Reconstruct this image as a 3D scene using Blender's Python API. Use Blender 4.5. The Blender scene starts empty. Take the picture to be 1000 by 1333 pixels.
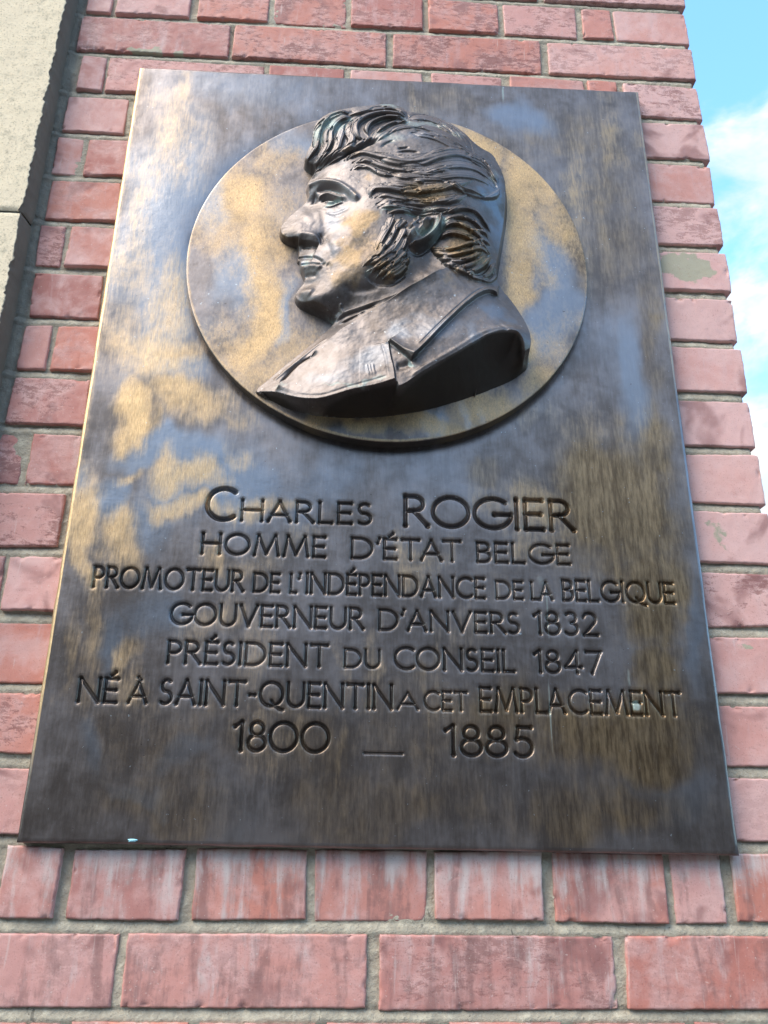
import bpy, math, random
import numpy as np
from mathutils import Matrix, Vector
rng = np.random.default_rng(7); random.seed(7)
SC = bpy.context.scene; COL = SC.collection

# ------------------------------------------------------------------ camera
Z0 = 1.60                                   # height of the plaque's lower edge above the pavement
CR = np.array([[0.99877368, -0.0483194, 0.01078786], [0.02708377, 0.3508462, -0.93604135], [0.04144407, 0.93518564, 0.35172462]])
CC = np.array([0.29057687, -0.80152841, 0.02671353])
FPX = 1060.0
cam = bpy.data.cameras.new("camera"); cam_o = bpy.data.objects.new("camera", cam); COL.objects.link(cam_o)
cam.sensor_fit = 'VERTICAL'; cam.sensor_height = 36.0; cam.lens = FPX / 1333.0 * 36.0
cam.clip_start = 0.02; cam.clip_end = 2000
M = Matrix.Identity(4)
for i in range(3):
    M[i][0] = CR[0][i]; M[i][1] = -CR[1][i]; M[i][2] = -CR[2][i]
M[0][3], M[1][3], M[2][3] = CC[0], CC[1], CC[2] + Z0
cam_o.matrix_world = M
SC.camera = cam_o

# ------------------------------------------------------------------ light, sky, exposure
SUN_DIR = Vector((-0.76, -0.52, 1.02)).normalized()     # towards the sun
SUN_EL = math.asin(SUN_DIR.z); SUN_AZ = math.atan2(SUN_DIR.x, SUN_DIR.y)
sun = bpy.data.lights.new("sun", 'SUN'); sun.energy = 1.7; sun.angle = math.radians(45); sun.color = (1.0, 0.88, 0.74)
sun_o = bpy.data.objects.new("sun", sun); COL.objects.link(sun_o)
sun_o.rotation_euler = SUN_DIR.to_track_quat('Z', 'Y').to_euler()
SC.view_settings.view_transform = 'Standard'; SC.view_settings.look = 'None'
SC.view_settings.gamma = 1.0; SC.view_settings.exposure = 1.62
world = bpy.data.worlds.new("World"); SC.world = world; world.use_nodes = True

class NT:
    """small node-tree helper"""
    def __init__(s, tree): s.t = tree; s.n = tree.nodes; s.l = tree.links
    def new(s, typ, ins=None, **props):
        nd = s.n.new(typ)
        for k, v in props.items(): setattr(nd, k, v)
        for k, v in (ins or {}).items(): s.put(nd.inputs[k], v)
        return nd
    def put(s, sock, v):
        if isinstance(v, bpy.types.NodeSocket): s.l.new(v, sock)
        else:
            if isinstance(v, (tuple, list)) and len(v) == 3 and sock.type == 'RGBA': v = (*v, 1.0)
            sock.default_value = v
    def math(s, op, a, b=0.5, clamp=False):
        nd = s.new('ShaderNodeMath', {0: a, 1: b}, operation=op, use_clamp=clamp); return nd.outputs[0]
    def ramp(s, v, a, b, lo=0.0, hi=1.0, smooth=True):
        nd = s.new('ShaderNodeMapRange', {0: v, 1: a, 2: b, 3: lo, 4: hi})
        nd.interpolation_type = 'SMOOTHSTEP' if smooth else 'LINEAR'; return nd.outputs[0]
    def mix(s, f, a, b, blend='MIX'):
        nd = s.new('ShaderNodeMix', data_type='RGBA', blend_type=blend)
        s.put(nd.inputs[0], f); s.put(nd.inputs[6], a); s.put(nd.inputs[7], b); return nd.outputs[2]
    def noise(s, vec, scale, detail=4, rough=0.55, dist=0.0, w=None):
        nd = s.new('ShaderNodeTexNoise', {'Vector': vec, 'Scale': scale, 'Detail': detail, 'Roughness': rough, 'Distortion': dist})
        if w is not None: nd.noise_dimensions = '4D'; nd.inputs['W'].default_value = w
        return nd.outputs[0]
    def mapping(s, vec, scale=(1, 1, 1), loc=(0, 0, 0)):
        return s.new('ShaderNodeMapping', {'Vector': vec, 'Scale': scale, 'Location': loc}).outputs[0]
    def attr(s, name): return s.new('ShaderNodeAttribute', attribute_name=name).outputs['Fac']

w = NT(world.node_tree); w.n.clear()
sky = w.new('ShaderNodeTexSky', sky_type='NISHITA', sun_disc=False, sun_elevation=SUN_EL, sun_rotation=SUN_AZ, air_density=1.0, dust_density=0.6, ozone_density=1.6)
gen = w.new('ShaderNodeTexCoord').outputs['Generated']
cl_n = w.noise(w.mapping(gen, (1.0, 1.0, 1.7), (0.3, 0.1, 0.0)), 6.5, 6, 0.58, 0.25)
def dir_px(x, y):
    d = np.array([(x - 500) / FPX, (y - 666.5) / FPX, 1.0]) @ CR; return d / np.linalg.norm(d)
def bump_at(x, y, r):                       # a cloud bank, as a lobe of the sky's directions
    d = dir_px(x, y)
    dt = w.new('ShaderNodeVectorMath', {0: gen, 1: tuple(d)}, operation='DOT_PRODUCT').outputs['Value']
    return w.ramp(dt, math.cos(r), 1.0)
lob = w.math('MULTIPLY', bump_at(980, 230, 0.14), 0.08)
lob = w.math('ADD', lob, w.math('MULTIPLY', bump_at(1050, 580, 0.22), 0.17))
lob = w.math('SUBTRACT', lob, w.math('MULTIPLY', bump_at(930, -30, 0.12), 0.25))
dt_ = w.new('ShaderNodeVectorMath', {0: gen, 1: (-0.30, -0.78, 0.55)}, operation='DOT_PRODUCT').outputs['Value']
lob = w.math('ADD', lob, w.ramp(dt_, 0.2, 0.9, 0.0, 0.10))          # extra unseen cloud, added to make the light whiter and warmer
cl = w.ramp(w.math('ADD', cl_n, lob), 0.45, 0.70)
skyc = w.mix(1.0, sky.outputs[0], (0.98, 1.36, 1.42), 'MULTIPLY')
shade = w.ramp(w.noise(w.mapping(gen, (1, 1, 1.5), (5, 2, 1)), 9.0, 5, 0.55), 0.35, 0.65)
cloudy = w.mix(cl, skyc, w.mix(shade, (2.05, 2.25, 2.4), (3.0, 2.85, 2.7)))
bg = w.new('ShaderNodeBackground', {'Color': cloudy, 'Strength': 0.15})
w.l.new(bg.outputs[0], w.new('ShaderNodeOutputWorld').inputs[0])

# ------------------------------------------------------------------ geometry helpers
def unp(x, y, h):
    """photo pixel -> (X, Z) on the plane h metres in front of the plaque's face (arrays allowed)"""
    x = np.asarray(x, float); y = np.asarray(y, float)
    d = np.stack([(x - 500) / FPX, (y - 666.5) / FPX, np.ones_like(x)], -1) @ CR
    s = (-np.asarray(h, float) - CC[1]) / d[..., 1]
    return CC[0] + s * d[..., 0], CC[2] + s * d[..., 2]

def mesh_obj(name, co, faces, mat, parent=None, smooth=True, attrs=None, normals=None):
    """link one mesh object; co Nx3 in plaque frame (Z0 is added), faces = list of index arrays (Mx4 / Mx3)"""
    me = bpy.data.meshes.new(name)
    co = np.asarray(co, np.float32).copy(); co[:, 2] += Z0
    if not isinstance(faces, list): faces = [faces]
    faces = [np.asarray(f, np.int32) for f in faces if len(f)]
    nl = sum(f.size for f in faces); nf = sum(len(f) for f in faces)
    me.vertices.add(len(co)); me.vertices.foreach_set('co', co.ravel())
    me.loops.add(nl); me.loops.foreach_set('vertex_index', np.concatenate([f.ravel() for f in faces]))
    me.polygons.add(nf)
    tot = np.concatenate([np.full(len(f), f.shape[1], np.int32) for f in faces])
    me.polygons.foreach_set('loop_start', np.concatenate([[0], np.cumsum(tot)[:-1]]).astype(np.int32))
    me.polygons.foreach_set('loop_total', tot)
    me.polygons.foreach_set('use_smooth', np.full(nf, smooth, bool))
    me.update(calc_edges=True); me.validate()
    for k, v in (attrs or {}).items():
        a = me.attributes.new(k, 'FLOAT', 'POINT'); a.data.foreach_set('value', np.asarray(v, np.float32))
    me.materials.append(mat)
    if normals is not None: me.normals_split_custom_set_from_vertices([tuple(n) for n in normals])
    o = bpy.data.objects.new(name, me); COL.objects.link(o)
    if parent: o.parent = parent
    return o

def thing(name, label, cat):
    o = bpy.data.objects.new(name, None); COL.objects.link(o); o['label'] = label; o['category'] = cat
    o.empty_display_size = 0.1; return o

def grid_faces(nu, nv):
    i = np.arange(nu * nv).reshape(nv, nu)
    return np.stack([i[:-1, :-1], i[:-1, 1:], i[1:, 1:], i[1:, :-1]], -1).reshape(-1, 4)

def compact(co, faces, *arrs):
    used = np.unique(faces); mp = np.full(len(co), -1); mp[used] = np.arange(len(used))
    return [co[used], mp[faces]] + [a[used] for a in arrs]

def vnoise(x, y, seed=0):
    xi = np.floor(x).astype(np.int64); yi = np.floor(y).astype(np.int64); fx = x - xi; fy = y - yi
    fx = fx * fx * (3 - 2 * fx); fy = fy * fy * (3 - 2 * fy)
    def hsh(a, b):
        n = (a * 374761393 + b * 668265263 + seed * 1442695041) & 0x7fffffff
        n = ((n ^ (n >> 13)) * 1274126177) & 0x7fffffff
        return ((n ^ (n >> 16)) & 0xffff) / 65535.0
    return (hsh(xi, yi) * (1 - fx) + hsh(xi + 1, yi) * fx) * (1 - fy) + (hsh(xi, yi + 1) * (1 - fx) + hsh(xi + 1, yi + 1) * fx) * fy
def fbm(x, y, seed=0, oct=4):
    r = 0; a = 0.5
    for o in range(oct): r = r + a * vnoise(x * 2 ** o, y * 2 ** o, seed + o * 17); a *= 0.5
    return r / (1 - 0.5 ** oct)
def sst(x, a, b):
    t = np.clip((x - a) / (b - a), 0, 1); return t * t * (3 - 2 * t)

# ------------------------------------------------------------------ materials
def new_mat(name):
    m = bpy.data.materials.new(name); m.use_nodes = True; t = NT(m.node_tree); t.n.clear()
    p = t.new('ShaderNodeBsdfPrincipled'); t.l.new(p.outputs[0], t.new('ShaderNodeOutputMaterial').inputs[0])
    return m, t, p

def bronze(name, gold_bias=0.0, dark=1.0, ro=0.36, vert=7.0, gs=1.0, metal=0.85, go=0.84):
    m, t, p = new_mat(name)
    P = t.new('ShaderNodeTexCoord').outputs['Object']
    gold, blue, green, brown = t.attr('gold'), t.attr('blue'), t.attr('green'), t.attr('brown')
    cen = lambda v, k: t.math('MULTIPLY', t.math('SUBTRACT', v, 0.5), k)
    streak = t.noise(t.mapping(P, (330, 330, 330 / vert)), 1.0, 5, 0.68)
    streak2 = t.noise(t.mapping(P, (900, 900, 900 / vert), (3, 1, 0)), 1.0, 3, 0.6)
    run = t.noise(t.mapping(P, (70, 70, 70 / vert), (1, 0, 2)), 1.0, 6, 0.62, 0.25)
    blot = t.noise(P, 42, 6, 0.62, 0.4); big = t.noise(P, 8, 4, 0.6, 0.3); fine = t.noise(P, 620, 4, 0.65)
    gm = t.math('ADD', gold, cen(streak, 0.75)); gm = t.math('ADD', gm, cen(run, 0.35)); gm = t.math('ADD', gm, cen(blot, 0.55))
    gm = t.math('ADD', gm, gold_bias)
    gmask = t.math('MULTIPLY', t.ramp(gm, 0.14, 1.08), go)
    tone = t.math('ADD', t.math('ADD', 0.5, cen(run, 0.32)), cen(streak, 0.30)); tone = t.math('ADD', tone, t.math('ADD', cen(big, 0.9), cen(blot, 0.5)))
    d = lambda c: tuple(x * dark for x in c)
    base = t.mix(t.ramp(tone, 0.28, 0.74), d((0.118, 0.097, 0.087)), d((0.250, 0.220, 0.215)))
    brownc = t.mix(t.ramp(t.math('ADD', streak, cen(run, 0.8)), 0.3, 0.72), d((0.125, 0.084, 0.050)), d((0.31, 0.215, 0.125)))
    bm = t.math('ADD', brown, cen(blot, 0.5)); bm = t.math('ADD', bm, cen(run, 0.35))
    base = t.mix(t.ramp(bm, 0.22, 0.8), base, brownc)
    bluem = t.ramp(t.math('ADD', t.math('ADD', blue, cen(big, 0.5)), cen(run, 0.15)), 0.2, 0.9)
    base = t.mix(t.math('MULTIPLY', bluem, 0.8), base, t.mix(streak, d((0.19, 0.215, 0.26)), d((0.26, 0.285, 0.325))))
    g_ = lambda c: tuple(x * gs for x in c)
    goldc = t.mix(t.ramp(streak2, 0.28, 0.75), g_((0.48, 0.32, 0.155)), g_((0.76, 0.52, 0.27)))
    pit = t.ramp(t.math('ADD', t.math('ADD', streak, cen(fine, 0.5)), cen(blot, 0.5)), 0.58, 0.80)
    goldc = t.mix(t.math('MULTIPLY', pit, 0.85), goldc, (0.17, 0.125, 0.09))
    col = t.mix(gmask, base, goldc)
    gr = t.ramp(t.math('ADD', green, cen(blot, 0.7)), 0.22, 0.8)
    col = t.mix(t.math('MULTIPLY', gr, 0.75), col, (0.34, 0.43, 0.40))
    speck = t.ramp(t.noise(P, 240, 2, 0.5), 0.725, 0.75)
    col = t.mix(t.math('MULTIPLY', speck, 0.6), col, (0.44, 0.49, 0.52))
    pock = t.ramp(t.noise(t.mapping(P, (1, 1, 1), (7, 2, 5)), 300, 3, 0.55), 0.70, 0.73)
    col = t.mix(t.math('MULTIPLY', pock, 0.6), col, (0.045, 0.038, 0.034))
    painted_shade = t.attr('painted_shade')  # shade put into the colour: bust's cut face and disc's side
    col = t.mix(painted_shade, col, t.mix(blot, (0.020, 0.015, 0.012), (0.040, 0.031, 0.025)))
    t.put(p.inputs['Base Color'], col)
    mt = t.math('SUBTRACT', metal, t.math('MULTIPLY', gmask, 0.12)); mt = t.math('SUBTRACT', mt, t.math('MULTIPLY', gr, 0.45))
    t.put(p.inputs['Metallic'], t.math('SUBTRACT', mt, t.math('MULTIPLY', painted_shade, 0.5)))
    rg = t.math('ADD', t.ramp(gm, 0.3, 0.8, ro, ro + .10), cen(run, 0.08)); rg = t.math('ADD', rg, cen(streak, 0.12))
    rg = t.math('SUBTRACT', rg, t.math('MULTIPLY', bluem, 0.05))
    t.put(p.inputs['Roughness'], t.math('ADD', rg, t.math('MULTIPLY', gr, 0.12)))
    hgt = t.math('ADD', t.math('MULTIPLY', t.noise(P, 60, 3, 0.5), 0.8), t.math('MULTIPLY', fine, 0.12))
    hgt = t.math('ADD', hgt, t.math('MULTIPLY', streak2, 0.09)); hgt = t.math('SUBTRACT', hgt, t.math('MULTIPLY', pock, 0.25))
    hgt = t.math('ADD', hgt, t.math('MULTIPLY', t.noise(P, 13, 2, 0.5), 2.4))
    b = t.new('ShaderNodeBump', {'Height': hgt, 'Strength': 0.42, 'Distance': 0.0010})
    t.put(p.inputs['Normal'], b.outputs[0])
    return m

def brick_mat():
    m, t, p = new_mat("pink_brick")
    P = t.new('ShaderNodeTexCoord').outputs['Object']
    r1, r2, eff, patch, ori = t.attr('tone'), t.attr('tone2'), t.attr('efflo'), t.attr('patch'), t.attr('drag')
    off = t.new('ShaderNodeCombineXYZ', {0: t.math('MULTIPLY', r1, 7.0), 1: t.math('MULTIPLY', r2, 5.0), 2: 0.0}).outputs[0]
    Q = t.new('ShaderNodeVectorMath', {0: P, 1: off}, operation='ADD').outputs[0]
    n1 = t.noise(Q, 26, 5, 0.6, 0.3); n2 = t.noise(Q, 95, 5, 0.6, 0.6); n3 = t.noise(t.mapping(Q, (1, 1, 0.14)), 75, 5, 0.6, 0.4)
    fine = t.noise(Q, 700, 3, 0.6)
    base = t.mix(t.ramp(r1, 0.1, 0.9), (0.52, 0.200, 0.150), (0.56, 0.285, 0.255))
    base = t.mix(t.ramp(r2, 0.55, 1.0), base, (0.41, 0.155, 0.13))
    base = t.mix(t.math('MULTIPLY', t.ramp(n1, 0.42, 0.66), 0.8), base, (0.59, 0.34, 0.31))
    base = t.mix(t.math('MULTIPLY', t.ramp(n3, 0.52, 0.72), 0.55), base, (0.52, 0.32, 0.31))
    pl = t.math('ADD', t.attr('pale'), t.math('MULTIPLY', t.math('SUBTRACT', n1, 0.5), 0.9))
    base = t.mix(t.math('MULTIPLY', t.ramp(pl, 0.1, 1.0), 0.85), base, (0.68, 0.44, 0.41))
    # burnt crimson drag marks
    dm = t.noise(t.mapping(Q, (0.6, 1, 1.4)), 140, 6, 0.68, 0.4)
    dk = t.math('ADD', t.math('ADD', dm, t.math('MULTIPLY', t.math('SUBTRACT', n1, 0.5), 0.9)), t.math('MULTIPLY', t.math('SUBTRACT', fine, 0.5), 0.35))
    dk = t.math('MULTIPLY', t.ramp(dk, 0.47, 0.68), ori)
    base = t.mix(t.math('MULTIPLY', dk, 0.75), base, (0.19, 0.06, 0.05))
    # dark soft fire stains
    st = t.ramp(t.noise(Q, 17, 3, 0.5, 0.5, ), 0.58, 0.70)
    base = t.mix(t.math('MULTIPLY', st, 0.62), base, (0.22, 0.09, 0.085))
    # damp dark runs below the plaque
    vr = t.noise(t.mapping(Q, (1, 1, 0.16), (4, 1, 2)), 48, 5, 0.6, 0.35)
    base = t.mix(t.math('MULTIPLY', t.math('MULTIPLY', t.ramp(t.math('ADD', vr, t.math('MULTIPLY', t.math('SUBTRACT', n2, 0.5), 0.35)), 0.48, 0.66), t.ramp(eff, 0.20, 0.27)), 0.62), base, (0.20, 0.105, 0.098))
    # lime bloom running down
    ef = t.math('ADD', eff, t.math('MULTIPLY', t.math('SUBTRACT', n3, 0.5), 1.7))
    ef = t.math('ADD', ef, t.math('MULTIPLY', t.math('SUBTRACT', n2, 0.5), 0.5))
    base = t.mix(t.math('MULTIPLY', t.ramp(ef, 0.36, 0.95), 0.82), base, (0.63, 0.55, 0.52))
    base = t.mix(t.ramp(t.math('ADD', patch, t.math('MULTIPLY', t.math('SUBTRACT', n2, 0.5), 0.8)), 0.45, 0.6), base, (0.37, 0.34, 0.25))
    scr = t.ramp(t.noise(t.mapping(Q, (1, 1, 0.08), (2, 0, 5)), 190, 2, 0.5), 0.70, 0.76)
    base = t.mix(t.math('MULTIPLY', scr, 0.35), base, (0.62, 0.50, 0.46))
    base = t.mix(t.math('MULTIPLY', t.ramp(fine, 0.58, 0.72), 0.45), base, (0.24, 0.10, 0.085))
    base = t.mix(t.math('MULTIPLY', t.ramp(t.noise(Q, 430, 2, 0.5), 0.68, 0.74), 0.5), base, (0.62, 0.5, 0.46))
    t.put(p.inputs['Base Color'], base)
    t.put(p.inputs['Roughness'], t.ramp(n2, 0.3, 0.7, 0.55, 0.8))
    p.inputs['Specular IOR Level'].default_value = 0.45
    h = t.math('ADD', t.math('MULTIPLY', n2, 0.6), t.math('MULTIPLY', fine, 0.22))
    h = t.math('SUBTRACT', h, t.math('MULTIPLY', dk, 0.35))
    t.put(p.inputs['Normal'], t.new('ShaderNodeBump', {'Height': h, 'Strength': 0.5, 'Distance': 0.0010}).outputs[0])
    return m

def mortar_mat():
    m, t, p = new_mat("grey_mortar")
    P = t.new('ShaderNodeTexCoord').outputs['Object']
    n1 = t.noise(P, 22, 4, 0.6); n2 = t.noise(P, 340, 4, 0.7); n3 = t.noise(P, 90, 4, 0.6)
    c = t.mix(n1, (0.43, 0.375, 0.285), (0.32, 0.29, 0.235))
    c = t.mix(t.ramp(n3, 0.45, 0.68), c, (0.50, 0.45, 0.35))
    c = t.mix(t.math('MULTIPLY', t.ramp(n2, 0.58, 0.72), 0.6), c, (0.12, 0.115, 0.095))
    ck = t.ramp(t.noise(t.mapping(P, (1, 1, 0.5)), 130, 3, 0.6, 1.2), 0.66, 0.72)
    c = t.mix(t.math('MULTIPLY', ck, 0.65), c, (0.10, 0.095, 0.08))
    c = t.mix(t.attr('dirt'), c, (0.13, 0.122, 0.108))
    t.put(p.inputs['Base Color'], c); p.inputs['Roughness'].default_value = 0.95
    h = t.math('ADD', n2, t.math('MULTIPLY', n3, 1.2))
    t.put(p.inputs['Normal'], t.new('ShaderNodeBump', {'Height': h, 'Strength': 0.9, 'Distance': 0.0016}).outputs[0])
    return m

def stone_mat():
    m, t, p = new_mat("beige_stone")
    P = t.new('ShaderNodeTexCoord').outputs['Object']
    n1 = t.noise(P, 16, 4, 0.6); n2 = t.noise(P, 380, 5, 0.75); n3 = t.noise(P, 120, 4, 0.65)
    c = t.mix(n1, (0.78, 0.655, 0.465), (0.69, 0.585, 0.43))
    c = t.mix(t.ramp(n3, 0.5, 0.75), c, (0.46, 0.40, 0.29))
    c = t.mix(t.math('MULTIPLY', t.ramp(n2, 0.53, 0.66), 0.75), c, (0.28, 0.235, 0.165))
    c = t.mix(t.math('MULTIPLY', t.ramp(n2, 0.42, 0.33), 0.4), c, (0.74, 0.67, 0.51))
    # darker brown tone on the side that faces the bricks
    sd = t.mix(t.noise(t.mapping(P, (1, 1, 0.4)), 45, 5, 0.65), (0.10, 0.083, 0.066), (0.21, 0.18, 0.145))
    c = t.mix(t.ramp(t.math('ADD', t.attr('side_dark'), t.math('MULTIPLY', t.math('SUBTRACT', n3, 0.5), 0.5)), 0.35, 0.65), c, sd)
    t.put(p.inputs['Base Color'], c); p.inputs['Roughness'].default_value = 0.9
    h = t.math('ADD', n2, t.math('MULTIPLY', n3, 1.5))
    t.put(p.inputs['Normal'], t.new('ShaderNodeBump', {'Height': h, 'Strength': 0.5, 'Distance': 0.0007}).outputs[0])
    return m

def plain_mat(name, c1, c2, scale, rough=0.85):
    m, t, p = new_mat(name); P = t.new('ShaderNodeTexCoord').outputs['Object']
    n = t.noise(P, scale, 5, 0.6); t.put(p.inputs['Base Color'], t.mix(n, c1, c2)); p.inputs['Roughness'].default_value = rough
    t.put(p.inputs['Normal'], t.new('ShaderNodeBump', {'Height': n, 'Strength': 0.4, 'Distance': 0.01}).outputs[0])
    return m

def skew(co):
    c = np.array(co, float); c[:, 2] += (1 - c[:, 2] / .937) * (.5 - c[:, 0] / .66) * .0050; c[:, 0] += (c[:, 0] / .66 - .5) * (.5 - c[:, 2] / .937) * .0020; return c
MB = bronze("bronze_panel"); MD = bronze("bronze_disc", -0.07, 1.0, 0.46, 2.2, 1.1)
MH = bronze("bronze_bust", -0.04, 0.74, 0.46, 1.4, 0.50, 0.74); ML = bronze("bronze_lettering", -0.12, 0.60, 0.34)
MBR = brick_mat(); MMO = mortar_mat(); MST = stone_mat()

# ------------------------------------------------------------------ ground and the street behind the viewer
def slab(name, x0, x1, y0, y1, z, mat):
    co = [(x0, y0, z - Z0), (x1, y0, z - Z0), (x1, y1, z - Z0), (x0, y1, z - Z0)]
    o = mesh_obj(name, co, [[[0, 1, 2, 3]]], mat, smooth=False); o['kind'] = 'structure'; return o
slab('ground', -400, 400, -400, 400, -0.14, plain_mat("asphalt", (0.045, 0.045, 0.047), (0.07, 0.07, 0.07), 6))
pv = mesh_obj('pavement', [(x, y, z - Z0) for z in (-0.13, 0.0) for x, y in ((-30, -2.6), (30, -2.6), (30, 0.4), (-30, 0.4))],
    [[[4, 5, 6, 7], [0, 1, 5, 4], [1, 2, 6, 5], [3, 0, 4, 7]]], plain_mat("paving", (0.075, 0.07, 0.066), (0.11, 0.105, 0.10), 9), smooth=False); pv['kind'] = 'structure'

def facade():
    t_ = thing('street_house', 'dull brown house row on the far side of the street, seen only in the bronze', 'house')
    x0, x1, y, z1 = -22, 22, -13.0, 5.8
    mesh_obj('wall', [(x0, y, -Z0 - .14), (x1, y, -Z0 - .14), (x1, y, z1 - Z0), (x0, y, z1 - Z0), (x0, y - 8, -Z0 - .14), (x1, y - 8, -Z0 - .14), (x1, y - 8, z1 - Z0), (x0, y - 8, z1 - Z0)],
        [[[1, 0, 3, 2], [0, 4, 7, 3], [5, 1, 2, 6], [4, 5, 6, 7]]], plain_mat('brown_brick', (.055, .04, .032), (.085, .062, .05), 3), t_, False)
    mesh_obj('roof', [(x0 - .3, y + .4, z1 - Z0), (x1 + .3, y + .4, z1 - Z0), (x1 + .3, y - 4, z1 + 2.2 - Z0), (x0 - .3, y - 4, z1 + 2.2 - Z0), (x1 + .3, y - 8.4, z1 - Z0), (x0 - .3, y - 8.4, z1 - Z0)],
        [[[1, 0, 3, 2], [2, 3, 5, 4], [0, 1, 4, 5]]], plain_mat('slate', (.05, .05, .055), (.08, .08, .085), 4), t_, False)
facade()

# ------------------------------------------------------------------ brick wall
YF = 0.015                                  # brick faces stand this far behind the plaque's face
YM = YF + 0.0065
XR = 0.749; XL = -0.090; PITCH = 0.0693; BH = 0.0582; B0 = -0.1295
wall = thing('brick_wall', 'pink-red brick wall with grey mortar joints that carries the bronze plaque', 'wall')
ROWS = {17: [(-.087, -.055), (-.046, .052), (.063, .159), (.167, .266), (.274, .372), (.381, .479), (.488, .590), (.598, .640), (.645, .749)],
        16: [(-.089, .110), (.116, .322), (.332, .536), (.546, .749)],
        15: [(-.080, -.049), (-.045, .160), (.167, .266), (.274, .373), (.384, .479), (.490, .592), (.597, .636), (.646, .749)],
        14: [(-.089, -.011), (-.001, .203), (.214, .417), (.427, .63), (.640, .749)],
        13: [(-.091, -.059), (-.053, .03)], 12: [(-.089, -.002)], 11: [(-.089, -.062), (-.055, .045)], 10: [(-.087, -.007)],
        9: [(-.088, -.057), (-.051, .05)], 8: [(-.088, -.003)], 7: [(-.091, -.064), (-.057, .042)], 6: [(-.088, -.011)], 5: [(-.089, -.062), (-.058, .045)],
        1: [(-.090, -.024), (-.014, .037), (.048, .148), (.158, .259), (.268, .369), (.377, .478), (.488, .593), (.600, .647), (.658, .749)],
        0: [(-.088, .095), (.104, .316), (.327, .540), (.549, .749)]}
def row_of(k):
    if k in ROWS:
        r = list(ROWS[k])
        if r[-1][1] > 0.7: return r
        x = r[-1][1] + .01
        n = max(1, round((.536 - x) / .109)) if k % 2 == 0 else max(1, round((.636 - x) / .109))
        end = .536 if k % 2 == 0 else .636
        st = (end - x + .010) / n
        for i in range(n): r.append((x + i * st, x + i * st + st - .010))
        r.append((end + .010, XR)); return r
    if k % 2: 
        j = rng.normal(0, .003)
        xs = [-.090, -.058] + [-.05 + .1085 * i + j for i in range(1, 7)] + [.64 + j / 3]
        return [(a + .005, b - .005) for a, b in zip(xs, xs[1:] + [XR + .005])]
    return [(-.089, .105), (.116, .322), (.332, .536), (.546, .749)]
PATCHES = [(893, 350, 38, 24, 1.0), (905, 880, 40, 20, .35), (935, 700, 22, 26, .55), (925, 690, 12, 12, .5), (965, 850, 16, 12, .6), (185, 70, 22, 6, .8), (230, 72, 10, 5, .8), (70, 1115, 30, 14, .4)]
bco, bfc, battr = [], [], {k: [] for k in ('tone', 'tone2', 'efflo', 'patch', 'drag', 'pale')}
nb = 0
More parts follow.
